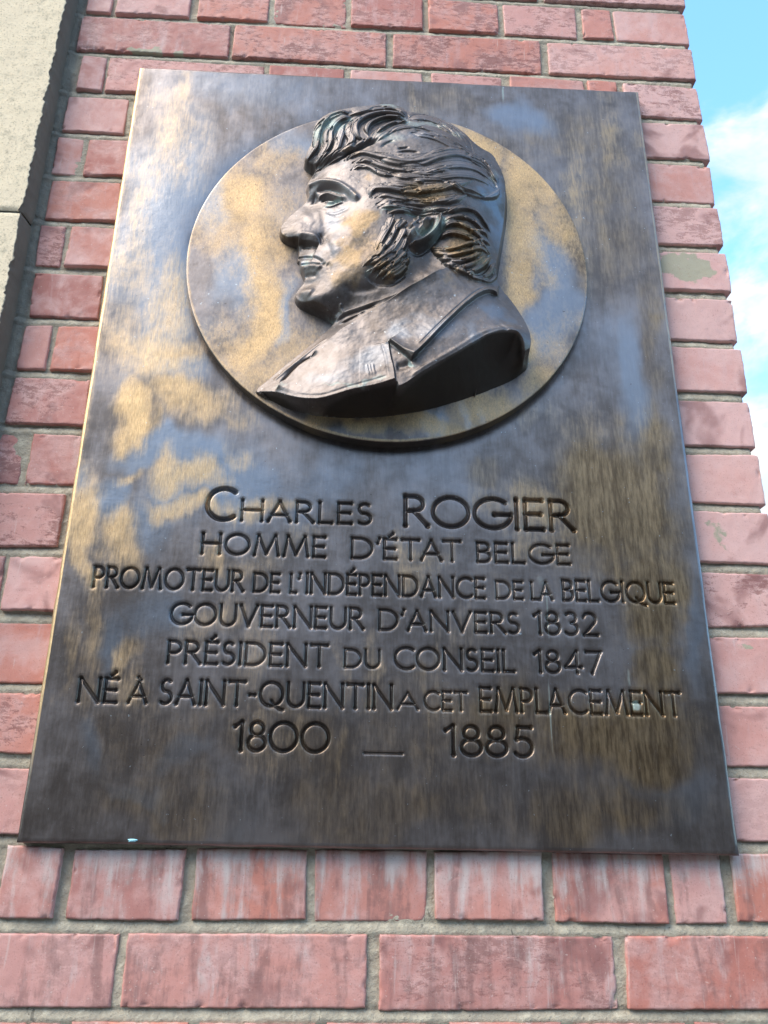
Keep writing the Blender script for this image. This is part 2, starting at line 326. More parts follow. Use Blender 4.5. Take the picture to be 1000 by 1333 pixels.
def add_brick(x0, x1, z0, z1, k, seen):
    global nb
    L, Hh = x1 - x0, z1 - z0
    step = 0.0022 if seen else 0.03
    nu = max(6, int(L / step)) + 1; nv = max(5, int(Hh / step)) + 1
    def axis(n):                             # denser towards the edges
        a = np.linspace(0, 1, n); return a + 0.0 * a
    def ax(n, ln):
        e = np.array([0, .0005, .0011, .0018, .0032, .005]); inner = np.linspace(.005, ln - .005, max(3, n - 10))
        return np.concatenate([e[:-1], inner, (ln - e[:-1])[::-1]])
    us = ax(nu, L); vs = ax(nv, Hh); nu, nv = len(us), len(vs)
    U, V = np.meshgrid(us, vs)
    du = np.minimum(U, L - U); dv = np.minimum(V, Hh - V); de = np.minimum(du, dv)
    rad = 0.0016
    q = np.clip(1 - de / rad, 0, 1); dep = 0.0012 * q ** 2
    cu = np.clip(1 - du / .006, 0, 1) * np.clip(1 - dv / .006, 0, 1); dep = dep + 0.0008 * cu
    s = k * 31 + nb
    X = x0 + U; Z = z0 + V
    bite = sst(fbm(X * 110, Z * 110, 5 + s % 7, 3), .72, .77) * np.clip(1 - de / .006, 0, 1) * 0.0028
    dep = dep + bite + (fbm(X * 45, Z * 45, 11, 4) - .5) * .0007 + (fbm(X * 220, Z * 160, 12, 3) - .5) * .0006
    tx, tz = rng.normal(0, .0009), rng.normal(0, .0007)
    dep = dep + tx * (U / L - .5) * 2 + tz * (V / Hh - .5) * 2 + rng.normal(0, .0010)
    # outline wobble and slightly skewed corners
    c = rng.normal(0, .0008, (4, 2)); a = U / L; b = V / Hh
    wx = c[0, 0] * (1 - a) * (1 - b) + c[1, 0] * a * (1 - b) + c[2, 0] * a * b + c[3, 0] * (1 - a) * b
    wz = c[0, 1] * (1 - a) * (1 - b) + c[1, 1] * a * (1 - b) + c[2, 1] * a * b + c[3, 1] * (1 - a) * b
    edgew = np.clip(1 - de / .008, 0, 1)
    X = X + wx + edgew * ((fbm(X * 60, Z * 60, 21, 3) - .5) * .0013 + (fbm(X * 300, Z * 300, 23, 2) - .5) * .0012)
    Z = Z + wz + edgew * ((fbm(X * 60, Z * 60, 31, 3) - .5) * .0012 + (fbm(X * 300, Z * 300, 33, 2) - .5) * .0011)
    Y = YF + dep
    front = np.stack([X, Y, Z], -1).reshape(-1, 3)
    idx = np.arange(nu * nv).reshape(nv, nu)
    rim = np.concatenate([idx[0, :-1], idx[:-1, -1], idx[-1, :0:-1], idx[:0:-1, 0]])
    back = front[rim].copy(); back[:, 1] = YF + 0.10
    n0 = len(front); m = len(rim); j = np.arange(m); j2 = (j + 1) % m
    skirt = np.stack([rim[j2], rim[j], n0 + j, n0 + j2], -1)
    base = sum(len(c_) for c_ in bco)
    bco.append(np.concatenate([front, back])); bfc.append(np.concatenate([grid_faces(nu, nv), skirt]) + base)
    nn = n0 + m; A = np.concatenate([front, back])
    t1, t2 = rng.random(), rng.random()
    ef = {1: .37, 0: .29, -1: .25, 2: .2}.get(k, .08 + .12 * rng.random())
    pale = .12 + .35 * rng.random() ** 1.5
    if x1 > .70 and k > 1: pale = .45 + .45 * rng.random(); ef = .14
    if k == 1: ef = ef + .28 * sst(A[:, 2], z0 + .01, z1) 
    pt = np.zeros(nn)
    for (px, py, rx, ry, st) in PATCHES:
        ux, uz = unp(px, py, -YF); sx = abs(unp(px + rx, py, -YF)[0] - ux); sz = abs(unp(px, py - ry, -YF)[1] - uz)
        wa = (fbm(A[:, 0] * 40, A[:, 2] * 40, 77, 4) - .5) * .045; wb = (fbm(A[:, 0] * 40, A[:, 2] * 40, 78, 4) - .5) * .045
        pt = np.maximum(pt, st * np.exp(-(((A[:, 0] + wa - ux) / sx) ** 2 + ((A[:, 2] + wb - uz) / sz) ** 2) ** 2))
    drag = rng.choice([0, .25, .9], p=[.42, .33, .25])
    if k == 16: drag = 1.0 if .1 < x0 < .5 else .6
    if k == 17 and .05 < x0 < .5: drag = .9
    if k == 8: drag = .9
    if k == 0: drag = .7 if .3 < x0 < .5 else .3
    if k == 1: drag = .15
    if x1 > .70 and k in (14, 13, 12, 10, 9, 8, 7, 6): drag = .05
    if k == 12 and x1 > .7: drag = .7
    for key, v in (('tone', t1), ('tone2', t2), ('drag', drag), ('pale', pale)): battr[key].append(np.full(nn, v))
    battr['efflo'].append(np.broadcast_to(ef, nn)); battr['patch'].append(pt)
    nb += 1
for k in range(-21, 27):
    z = B0 + PITCH * k
    seen = -2 <= k <= 19
    for (a, b) in row_of(k): add_brick(a, b, z, z + BH, k, seen)
    # the return face round the corner: a simple run of bricks going back
    ys = [.118, .225, .332, .44] if k % 2 else [.118, .170, .277, .384, .44]
    for ya, yb in zip(ys, ys[1:]):
        base = sum(len(c_) for c_ in bco); x = XR - .001
        c8 = np.array([(x, ya + .005, z), (x, yb - .005, z), (x, yb - .005, z + BH), (x, ya + .005, z + BH), (x - .03, ya + .005, z), (x - .03, yb - .005, z), (x - .03, yb - .005, z + BH), (x - .03, ya + .005, z + BH)])
        bco.append(c8); bfc.append(np.array([[0, 1, 2, 3], [4, 0, 3, 7], [1, 5, 6, 2], [3, 2, 6, 7], [4, 5, 1, 0]]) + base)
        for key, v in (('tone', rng.random()), ('tone2', rng.random()), ('efflo', .15), ('patch', 0), ('drag', .3), ('pale', .3)): battr[key].append(np.full(8, v))
mesh_obj('brickwork', np.concatenate(bco), [np.concatenate(bfc)], MBR, wall, True, {k: np.concatenate(v) for k, v in battr.items()})
# mortar: one uneven sheet behind the brick faces, wrapped round the corner
us = np.concatenate([np.linspace(-.112, .742, 380)]); vs = np.concatenate([np.arange(-1.62, -.24, .02), np.arange(-.24, 1.28, .0022), np.arange(1.28, 1.75, .02)])
U, V = np.meshgrid(us, vs)
jp = np.mod(V - B0 - BH, PITCH) / (PITCH - BH)            # 0 at the brick below, 1 under the brick above
jd = np.where(jp <= 1, .0018 + .0040 * np.clip(jp, 0, 1) ** 2.2, .0034)
Y = YF + jd + (fbm(U * 30, V * 30, 41, 3) - .5) * .0022 + (fbm(U * 140, V * 140, 43, 3) - .5) * .0018
Y = Y - sst(U, -.088, -.097) * .004
dirt = sst(U + (fbm(U * 20, V * 20, 47, 3) - .5) * .012, -.082, -.092) * .75
nu, nv = len(us), len(vs)
co = np.stack([U, Y, V], -1).reshape(-1, 3); fc = grid_faces(nu, nv)
edge = np.arange(nv) * nu + nu - 1; back = co[edge].copy(); back[:, 1] = .45; n0 = len(co)
j = np.arange(nv - 1); sk = np.stack([edge[j], n0 + j, n0 + j + 1, edge[j + 1]], -1)
mesh_obj('mortar', np.concatenate([co, back]), [fc, sk], MMO, wall, True, {'dirt': np.concatenate([dirt.ravel(), np.zeros(nv)])})

# ------------------------------------------------------------------ stone pilaster on the left
pil = thing('stone_pilaster', 'beige stone pilaster with a darker side, standing left of the brick wall', 'pilaster')
def stone_block(z0, z1):
    st = .003; xs = np.concatenate([np.arange(-.62, -.30, .03), np.arange(-.30, -.1035, st)])
    zs = np.arange(z0 + .0012, z1 - .0012, st if z1 > .2 and z0 < 1.35 else .03)
    ys = np.concatenate([[0], np.linspace(.0015, .05, 14)])      # side, going back
    nf_ = len(xs); S = np.concatenate([xs, np.full(len(ys), -.1035)]); D = np.concatenate([np.zeros(nf_), ys])
    s_, Zg = np.meshgrid(np.arange(len(S)), zs); X = S[s_]; Y = -.0125 + D[s_]
    Xi = s_ * st
    X = X + np.where(D[s_] == 0, np.exp(-(-.1035 - X) / .006), 1) * ((fbm(Zg * 95, Y * 60, 51, 3) - .5) * .008 * np.where(s_ <= nf_ + 1, 1, .2) + (fbm(Zg * 320, Y * 60, 53, 2) - .5) * .004 * np.where(s_ <= nf_ + 1, 1, .1))
    front = s_ < nf_
    Y = Y + np.where(front, (fbm(X * 300, Zg * 300, 55, 3) - .5) * .0006 + (fbm(X * 40, Zg * 40, 57, 3) - .5) * .001, 0)
    ez = np.minimum(Zg - z0, z1 - Zg); Y = Y + np.where(front, .004 * np.clip(1 - ez / .006, 0, 1) ** 2, 0)
    X = X - np.where(~front, .003 * np.clip(1 - ez / .005, 0, 1) ** 2, 0) + np.where(~front, .004 * np.clip((Y + .0125) / .03, 0, 1), 0)
    side_dark = np.where(s_ > nf_ + 0, 1.0, np.where(s_ == nf_, .55, np.exp(-(-.1035 - X) / .0025) * .35))
    mesh_obj('stone_block', np.stack([X, Y, Zg], -1).reshape(-1, 3), [grid_faces(len(S), len(zs))], MST, pil, True, {'side_dark': side_dark.ravel()})
cuts = [-1.74, -1.40, -.70, -.006, .688, 1.38, 2.05]
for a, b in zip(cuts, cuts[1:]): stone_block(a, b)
mesh_obj('joint', [(-.62, -.0085, -1.74), (-.106, -.0085, -1.74), (-.106, -.0085, 2.05), (-.62, -.0085, 2.05), (-.106, .045, -1.74), (-.106, .045, 2.05)],
         [[[0, 1, 2, 3], [1, 4, 5, 2]]], MMO, pil, False, {'dirt': [.3] * 6})

# ------------------------------------------------------------------ the plaque
PW, PH = 0.660, 0.660 * 1.42
plaque = thing('bronze_plaque', 'weathered bronze memorial plaque with portrait medallion above engraved lettering on the brick wall', 'plaque')
# worn, bare-metal patches (photo px): x, y, rx, ry, strength
GOLD = [(215, 170, 28, 70, .52), (235, 120, 22, 40, .45), (178, 300, 22, 100, .5), (250, 200, 20, 60, .35), (150, 440, 14, 60, .5), (550, 125, 14, 30, .4), (800, 170, 26, 50, .4), (740, 230, 18, 60, .45), (215, 390, 45, 60, .62), (200, 460, 70, 45, .8), (260, 515, 60, 22, .8), (175, 535, 35, 28, .95), (215, 545, 30, 16, .6),
        (250, 610, 38, 24, .85), (172, 612, 22, 13, .7), (300, 575, 18, 14, .55), (160, 690, 30, 38, .78), (108, 690, 18, 70, .8), (250, 660, 40, 20, .78), (345, 645, 45, 16, .62), (310, 655, 26, 22, .62), (275, 725, 20, 16, .6),
        (100, 800, 14, 70, .5), (155, 860, 22, 40, .62), (180, 900, 30, 30, .5), (330, 740, 45, 26, .42), (275, 800, 50, 26, .45), (400, 690, 40, 16, .35), (520, 735, 26, 32, .5), (550, 720, 26, 24, .45), (330, 860, 26, 60, .42),
        (430, 870, 12, 60, .38), (480, 880, 14, 70, .42), (560, 860, 14, 50, .35), (350, 960, 30, 50, .35), (440, 980, 8, 60, .35), (540, 960, 10, 50, .32), (690, 660, 40, 28, .6), (680, 700, 40, 30, .45), (620, 650, 30, 20, .4), (740, 690, 30, 40, .3),
        (770, 920, 30, 40, .3), (600, 830, 20, 40, .3), (745, 555, 30, 40, .35), (700, 545, 16, 18, .35), (830, 560, 40, 30, .22), (750, 260, 20, 60, .22), (90, 900, 10, 60, .3), (780, 240, 30, 60, .2), (65, 860, 8, 60, .5)]
BROWN = [(790, 260, 60, 130, .5), (740, 170, 50, 40, .5), (600, 130, 60, 26, .42), (840, 330, 20, 120, .45), (800, 660, 80, 90, .9), (850, 600, 40, 90, .7), (840, 780, 60, 70, .85), (760, 620, 40, 40, .6), (800, 960, 110, 55, .8), (860, 880, 50, 60, .75), (680, 940, 120, 60, .6), (560, 950, 120, 70, .45), (400, 980, 120, 50, .45), (230, 960, 70, 60, .45), (130, 960, 60, 50, .4),
         (200, 1040, 120, 40, .5), (500, 1050, 200, 50, .5), (800, 1060, 150, 40, .6), (640, 610, 40, 25, .55), (770, 170, 80, 40, .45), (700, 230, 40, 80, .3), (860, 430, 20, 90, .55), (90, 880, 40, 80, .4), (670, 190, 60, 30, .4), (310, 920, 80, 40, .4), (640, 750, 140, 60, .3)]
BLUE = [(210, 300, 60, 160, .9), (240, 480, 50, 22, .8), (230, 580, 80, 30, 1.0), (150, 640, 30, 40, .9), (290, 620, 80, 60, .8), (210, 680, 40, 40, .7), (330, 110, 140, 40, .6), (130, 830, 30, 60, .8), (190, 790, 60, 40, .7), (400, 640, 90, 60, .55), (680, 145, 40, 20, .8),
        (820, 500, 32, 60, .95), (780, 470, 40, 70, .5), (560, 620, 120, 40, .35), (300, 250, 70, 80, .6), (90, 985, 20, 45, .6), (250, 990, 60, 30, .5), (160, 1025, 80, 16, .5), (920, 830, 14, 90, .6), (900, 1050, 50, 60, .5), (300, 1045, 60, 40, .35), (860, 1020, 40, 24, .4)]
DISC_GOLD = [(330, 250, 50, 40, .95), (370, 205, 40, 25, .6), (290, 290, 40, 50, .62), (340, 320, 36, 70, .85), (335, 400, 30, 80, .95), (390, 440, 40, 40, .7), (360, 480, 50, 40, .7), (300, 440, 30, 40, .55), (410, 300, 30, 80, .55), (620, 185, 40, 24, .9), (690, 240, 50, 50, .95), (680, 300, 34, 60, .9),
             (665, 380, 18, 90, .9), (690, 440, 34, 30, .95), (730, 290, 30, 40, .7), (720, 460, 24, 30, .6), (650, 530, 60, 26, .85), (560, 560, 90, 18, .9), (470, 560, 70, 14, .9), (410, 545, 40, 14, .8), (720, 500, 20, 30, .8), (545, 570, 160, 9, .7), (280, 360, 30, 40, .3), (745, 430, 16, 40, .45)]
DISC_BLUE = [(305, 350, 30, 45, .8), (365, 410, 14, 26, 1.0), (720, 380, 36, 70, 1.0), (270, 240, 24, 50, .8), (640, 545, 8, 25, .7), (568, 555, 8, 25, 1.0), (585, 552, 7, 25, .9), (612, 545, 7, 25, .9), (290, 430, 30, 30, .5), (400, 180, 40, 20, .7)]
DISC_BROWN = [(750, 300, 20, 70, .6), (735, 330, 20, 60, .5), (560, 540, 120, 16, .4)]
def blobs(lst, U, V, h=0.0):
    r = np.zeros_like(U)
    U, V = U + (fbm(U * 22, V * 13, 3, 4) - .5) * .075, V + (fbm(U * 22, V * 13, 19, 4) - .5) * .085
    for (x, y, rx, ry, s) in lst:
        ux, uz = unp(x, y, h); sx = abs(unp(x + rx, y, h)[0] - ux); sz = abs(unp(x, y - ry, h)[1] - uz)
        d = ((U - ux) / (1.25 * sx)) ** 2 + ((V - uz) / (1.25 * sz)) ** 2
        k = d < 4; r[k] = np.maximum(r[k], s * np.exp(-d[k] ** 1.3))
    return r

# ---- engraved alphabet: skeleton strokes on a unit cap height
def arc(cx, cy, rx, ry, a0, a1, n=22):
    a = np.radians(np.linspace(a0, a1, n)); return np.c_[cx + rx * np.cos(a), cy + ry * np.sin(a)]
def ln(*p): return np.array(p, float)
GL = {
 'A': (.80, [ln((0, 0), (.40, 1)), ln((.40, 1), (.80, 0)), ln((.13, .32), (.67, .32))]),
 'B': (.52, [ln((0, 0), (0, 1)), np.r_[ln((0, 1), (.25, 1)), arc(.25, .765, .22, .235, 90, -90), ln((0, .53))], np.r_[ln((0, .53), (.26, .53)), arc(.26, .265, .26, .265, 90, -90), ln((0, 0))]]),
 'C': (.84, [arc(.52, .5, .52, .5, 52, 308, 34)]),
 'D': (.80, [ln((0, 0), (0, 1)), np.r_[ln((0, 1), (.28, 1)), arc(.30, .5, .50, .5, 90, -90, 28), ln((0, 0))]]),
 'E': (.48, [ln((0, 0), (0, 1)), ln((0, 1), (.47, 1)), ln((0, .52), (.42, .52)), ln((0, 0), (.48, 0))]),
 'G': (.94, [arc(.52, .5, .52, .5, 48, 355, 36), ln((.56, .46), (1.02, .46))]),
 'H': (.74, [ln((0, 0), (0, 1)), ln((.74, 0), (.74, 1)), ln((0, .52), (.74, .52))]),
 'I': (.02, [ln((.01, 0), (.01, 1))]),
 'L': (.46, [ln((0, 1), (0, 0)), ln((0, 0), (.46, 0))]),
 'M': (1.02, [ln((0, 0), (.15, 1)), ln((.15, 1), (.51, .08)), ln((.51, .08), (.87, 1)), ln((.87, 1), (1.02, 0))]),
 'N': (.78, [ln((0, 0), (0, 1)), ln((0, 1), (.78, 0)), ln((.78, 0), (.78, 1))]),
 'O': (1.0, [arc(.5, .5, .5, .5, 0, 360, 44)]),
 'P': (.50, [ln((0, 0), (0, 1)), np.r_[ln((0, 1), (.23, 1)), arc(.23, .73, .27, .27, 90, -90), ln((0, .46))]]),
 'Q': (1.0, [arc(.5, .5, .5, .5, 0, 360, 44), ln((.52, .22), (.66, .02), (.92, -.14), (1.04, -.15))]),
 'R': (.60, [ln((0, 0), (0, 1)), np.r_[ln((0, 1), (.24, 1)), arc(.24, .75, .25, .25, 90, -90), ln((0, .50))], ln((.24, .50), (.62, 0))]),
 'S': (.48, [np.r_[arc(.25, .755, .21, .245, 45, 250, 18), arc(.22, .265, .26, .265, 72, -130, 20)]]),
 'T': (.68, [ln((.34, 0), (.34, 1)), ln((0, 1), (.68, 1))]),
 'U': (.70, [np.r_[ln((0, 1), (0, .36)), arc(.35, .36, .35, .36, 180, 360), ln((.70, 1))]]),
 'V': (.78, [ln((0, 1), (.39, 0)), ln((.39, 0), (.78, 1))]),
 "'": (.10, [ln((.10, 1.02), (.03, .78))]),
 '-': (.22, [ln((0, .45), (.22, .45))]),
 '1': (.22, [ln((.22, 0), (.22, 1)), ln((.22, 1), (0, .84))]),
 '2': (.56, [np.r_[arc(.27, .72, .26, .28, 165, -30, 18), ln((.02, 0))], ln((.02, 0), (.58, 0))]),
 '3': (.52, [np.r_[arc(.24, .76, .22, .24, 140, -80, 18)], arc(.23, .27, .28, .27, 82, -140, 20)]),
 '4': (.66, [ln((.48, 0), (.48, 1)), ln((.48, 1), (0, .27)), ln((0, .27), (.66, .27))]),
 '5': (.52, [ln((.50, 1), (.12, 1)), ln((.12, 1), (.07, .58)), arc(.23, .31, .28, .31, 122, -140, 24)]),
 '7': (.60, [ln((0, 1), (.60, 1)), ln((.60, 1), (.20, 0))]),
 '8': (.58, [arc(.29, .765, .215, .235, 0, 360, 30), arc(.29, .27, .29, .27, 0, 360, 34)]),
 '0': (.92, [arc(.46, .5, .46, .5, 0, 360, 44)]),
 '_': (1.0, [ln((0, 0), (1, 0))]),
}
ACC = {'É': ('E', [ln((.20, 1.12), (.34, 1.28))]), 'À': ('A', [ln((.46, 1.10), (.36, 1.24))])}
def word(txt, x0, x1, base, cap):
    """strokes of one word fitted between x0 and x1 (metres)"""
    pos = []; x = 0.0
    for i, ch in enumerate(txt):
        b, extra = ACC.get(ch, (ch, []))
        wd, st = GL[b]; rnd = set('OCGQD0'); gap = .24
        if i:
            pv_ = ACC.get(txt[i - 1], (txt[i - 1], 0))[0]
            if pv_ in 'OCGQD0BPRS8' and b in 'OCGQ08S': gap = .17
            if (pv_ in 'AV' and b in 'VATO') or (pv_ in 'LT' and b in 'AVT') or (pv_ in 'RP' and b == 'A'): gap = .10
            if pv_ == "'" or b == "'": gap = .20
            x += gap
        pos.append((x, st + extra)); x += wd
    out = []; hw = .079 * cap
    sx = (x1 - x0 - 2 * hw * .6) / max(x, .2)
    for px, sts in pos:
        for s in sts: out.append(np.c_[x0 + hw * .6 + (px + s[:, 0]) * sx, base + s[:, 1] * cap])
    return out, hw
LINES = [
 (.3143, [("C", .1397, .1713, .0345), ("HARLES", .1767, .3134, .0223), ("ROGIER", .3472, .5278, .0328)]),
 (.2770, [("HOMME", .1392, .2666, .0213), ("D'ÉTAT", .2926, .4070, .0213), ("BELGE", .4230, .5210, .0205)]),
 (.2384, [("PROMOTEUR", .0349, .1854, .0208), ("DE", .1947, .2216, .0188), ("L'", .2316, .2425, .0190), ("INDÉPENDANCE", .2477, .4306, .0205), ("DE", .4416, .4696, .0178), ("LA", .4779, .5001, .0178), ("BELGIQUE", .5104, .6269, .0208)]),
 (.2030, [("GOUVERNEUR", .1150, .3072, .0208), ("D'ANVERS", .3221, .4643, .0200), ("1832", .4787, .5438, .0222)]),
 (.1645, [("PRÉSIDENT", .1163, .2729, .0212), ("DU", .2887, .3241, .0175), ("CONSEIL", .3377, .4578, .0208), ("1847", .4770, .5454, .0214)]),
 (.1255, [("NÉ", .0358, .0735, .0222), ("À", .0830, .1018, .0195), ("SAINT-QUENTIN", .1127, .3364, .0225), ("A", .3409, .3618, .0155), ("CET", .3670, .4096, .0175), ("EMPLACEMENT", .4216, .6212, .0222)]),
 (.0840, [("1800", .1862, .2772, .0262), ("_", .3095, .3470, .0180), ("1885", .3865, .4722, .0270)]),
]
BV = .0042                                   # rounded arris of the panel
gu = np.concatenate([np.arange(BV, .028, .004), np.arange(.028, .632, .00055), np.arange(.632, PW - BV, .004), [PW - BV]])
vl = [BV]
gv = []
strips = sorted([(b - .0070, b + max(c for *_, c in ws) * 1.36 + .002) for b, ws in LINES])
v = BV
for a, b in strips:
    gv.append(np.arange(v, a - .0005, .004)); a = max(a, v); gv.append(np.arange(a, b, .00055)); v = b
gv.append(np.arange(v, PH - BV, .004)); gv.append([PH - BV])
gv = np.unique(np.concatenate(gv).round(6)); gv = gv[np.concatenate([[True], np.diff(gv) > .0001])]
gu = np.unique(gu.round(6)); gu = gu[np.concatenate([[True], np.diff(gu) > .0001])]
NU, NV = len(gu), len(gv)
depth = np.zeros((NV, NU)); lineid = np.full((NV, NU), -1, np.int8)
def carve(P, hw, li):
    """V-cut along the polyline P"""
    m = hw * 2.6
    i0, i1 = np.searchsorted(gu, [P[:, 0].min() - m, P[:, 0].max() + m]); j0, j1 = np.searchsorted(gv, [P[:, 1].min() - m, P[:, 1].max() + m])
    U, V = np.meshgrid(gu[i0:i1], gv[j0:j1]); D = np.full(U.shape, 9.0)
    tot = np.linalg.norm(np.diff(P, axis=0), axis=1).sum(); acc = 0
    for a, b in zip(P[:-1], P[1:]):
        d = b - a; L2 = d @ d + 1e-18; t = np.clip(((U - a[0]) * d[0] + (V - a[1]) * d[1]) / L2, 0, 1)
        dist = np.hypot(U - a[0] - t * d[0], V - a[1] - t * d[1])
        s = (acc + t * math.sqrt(L2)) / tot
        wv = hw * (1 + .28 * np.abs(2 * s - 1) ** 6) if len(P) == 2 else hw
        D = np.minimum(D, dist - wv); acc += math.sqrt(L2)
    e = .00055
    dp = 1.65 * .5 * (-D + np.sqrt(D * D + e * e)) - .5 * e * e / (np.abs(D) + 2 * e) * 0
    dp = np.where(D > hw * 1.2, 0, dp)
    sl = (slice(j0, j1), slice(i0, i1)); depth[sl] = np.maximum(depth[sl], dp)
    lid = lineid[sl]; lid[D < .00005] = li
li = -1
for base, ws in LINES:
    for txt, x0, x1, cap in ws:
        li += 1
        strokes, hw = word(txt, x0, x1, base, cap)
        if txt == '_': hw = .0011
        for s in strokes: carve(s, hw, li)
U, V = np.meshgrid(gu, gv)
und = (fbm(U * 9, V * 9, 61, 3) - .5) * .0012
# a shallow scooped field round the medallion
DCX, DCZ, DR = .3283, .6385, .2355
rr = np.hypot(U - DCX, V - DCZ)
und = und + .0022 * np.exp(-np.clip(rr - DR, 0, None) / .012) * (rr < .30)
edg = np.minimum(np.minimum(U - BV, PW - BV - U), np.minimum(V - BV, PH - BV - V)); und = und * sst(edg, 0, .02)
Y = depth + und
attr = {k: blobs(l, U, V).ravel() for k, l in (('gold', GOLD), ('brown', BROWN), ('blue', BLUE))}
ew = np.exp(-(U - BV) / .006) * sst(V, .02, .45) * .5
attr['gold'] = np.maximum(attr['gold'], ew.ravel())
g = np.zeros_like(U)
for (x, y, rx, ry, s) in [(713, 800, 1.7, 40, .55), (716, 925, 1.7, 50, .6), (828, 916, 5, 7, 1.0), (818, 880, 3, 14, .5), (655, 120, 2, 14, .6), (705, 755, 10, 8, .4), (560, 690, 4, 3, .4)]:
    ux, uz = unp(x, y, 0); sx = abs(unp(x + rx, y, 0)[0] - ux); sz = abs(unp(x, y - ry, 0)[1] - uz); g = np.maximum(g, s * np.exp(-((U - ux) / sx) ** 2 - ((V - uz) / sz) ** 4))
attr['green'] = g.ravel()
co = np.stack([U, Y, V], -1).reshape(-1, 3); fc = grid_faces(NU, NV)
fid = lineid.ravel()[fc].max(1)
# normals of the whole front, so that panel and lettering meet without a seam
gy_u = np.gradient(Y, gu, axis=1); gy_v = np.gradient(Y, gv, axis=0)
nrm = np.stack([gy_u, -np.ones_like(Y), gy_v], -1); nrm /= np.linalg.norm(nrm, axis=-1, keepdims=True); nrm = nrm.reshape(-1, 3)
keys = ('gold', 'brown', 'blue', 'green')
def piece(name, sel, mat, parent, co, fc, attr, nrm):
    r = compact(co, fc[sel], nrm, *[attr[k] for k in keys])
    return mesh_obj(name, skew(r[0]), [r[1]], mat, parent, True, dict(zip(keys, r[3:])), None)
# panel: flat field + rounded arris + sides, all one mesh
r = compact(co, fc[fid < 0], *[attr[k] for k in keys])
pco, pfc, pat = [r[0]], [r[1]], {k: [a] for k, a in zip(keys, r[2:])}
TH = .022
prof = [(BV * (1 - math.sin(a)), BV * (1 - math.cos(a))) for a in np.linspace(0, math.pi / 2, 7)] + [(0, .008), (0, TH)]
def loop_pts(inset, y):
    e = .002 if inset < BV else 0
    n = 120; pts = []
    for (ax, az), (bx, bz) in (((inset, inset), (PW - inset, inset)), ((PW - inset, inset), (PW - inset, PH - inset)), ((PW - inset, PH - inset), (inset, PH - inset)), ((inset, PH - inset), (inset, inset))):
        for t in np.linspace(0, 1, n, endpoint=False): pts.append((ax + (bx - ax) * t, y, az + (bz - az) * t))
    return np.array(pts)
ring = [loop_pts(i, y) for i, y in prof]
mR = len(ring[0]); base = len(pco[0]); allr = np.concatenate(ring)
wob = (fbm(allr[:, 0] * 40 + allr[:, 2] * 37, allr[:, 1] * 300, 71, 3) - .5) * .0016
ctr = np.array([PW / 2, 0, PH / 2]); dirv = np.sign(allr - ctr) * (np.abs((allr - ctr) / ctr.clip(.01)) > .985); allr[mR:, 0] += (dirv[:, 0] * wob)[mR:]; allr[mR:, 2] += (dirv[:, 2] * wob)[mR:]
pco.append(allr); j = np.arange(mR); j2 = (j + 1) % mR
for q in range(len(ring) - 1): pfc.append(np.stack([q * mR + j2, q * mR + j, (q + 1) * mR + j, (q + 1) * mR + j2], -1) + base)
left = allr[:, 0] < BV + .0005; top = allr[:, 2] > PH - BV
right = allr[:, 0] > PW - BV - .0005
nz = fbm(allr[:, 2] * 25, allr[:, 0] * 25, 81, 3)
pat['gold'].append(np.where(left, sst(allr[:, 2], .0, .16) * .95 + .25 * nz, np.where(right, sst(allr[:, 2], .3, .6) * .6, .1)))
pat['blue'].append(np.where(right, .6, .2)); pat['brown'].append(np.where(left, 0, .2)); pat['green'].append(np.zeros(len(allr)))
panel = mesh_obj('panel', skew(np.concatenate(pco)), [np.concatenate(pfc)], MB, plaque, True, {k: np.concatenate(v) for k, v in pat.items()})
for li in range(int(lineid.max()) + 1):
    piece('engraved_word', fid == li, ML, plaque, co, fc, attr, nrm)
# a fleck of light blue paint on the lower edge
mp, t, p = new_mat("pale_blue_paint"); p.inputs['Base Color'].default_value = (.30, .62, .72, 1); p.inputs['Roughness'].default_value = .5
ux, uz = unp(172, 1094, .001); a = np.linspace(0, 2 * np.pi, 25)[:-1]; rx = .0048 * (1 + .18 * np.sin(3 * a + 1) + .1 * np.sin(5 * a)); rz = .0019 * (1 + .2 * np.cos(2 * a))
fl = [(ux, -.0016, uz)] + [(ux + .55 * x * math.cos(q), -.0014, uz + .55 * z * math.sin(q)) for q, x, z in zip(a, rx, rz)] + [(ux + x * math.cos(q), .0008, uz + z * math.sin(q)) for q, x, z in zip(a, rx, rz)]
k = np.arange(24); k2 = (k + 1) % 24
mesh_obj('paint_fleck', fl, [np.stack([np.zeros(24, int), k + 1, k2 + 1], -1), np.stack([k + 1, k + 25, k2 + 25, k2 + 1], -1)], mp, plaque)

# ---- medallion disc (leans a little: prouder at the bottom)
def hd(v): return .0060 + .0078 * np.clip((DCZ + DR - v) / (2 * DR), 0, 1)
rad = np.concatenate([np.linspace(0, DR - .012, 60), DR - .012 + .0105 * np.linspace(0, 1, 8)[1:], DR - .0015 + .0015 * np.sin(np.linspace(0, np.pi / 2, 8))[1:], [DR]])
dy = np.concatenate([np.zeros(60), np.zeros(7), .0015 * (1 - np.cos(np.linspace(0, np.pi / 2, 8)))[1:], [.03]])
NA = 360; th = np.linspace(0, 2 * np.pi, NA, endpoint=False)
Rg, Tg = np.meshgrid(rad, th); Dg = np.broadcast_to(dy, Rg.shape)
X = DCX + Rg * np.cos(Tg); Z = DCZ + Rg * np.sin(Tg)
Yd = np.minimum(-hd(Z) + Dg + (fbm(X * 14, Z * 14, 91, 3) - .5) * .0012, .004)
i = np.arange(NA * len(rad)).reshape(NA, len(rad)); i2 = np.roll(i, -1, 0)
fc_d = np.stack([i[:, :-1], i[:, 1:], i2[:, 1:], i2[:, :-1]], -1).reshape(-1, 4)
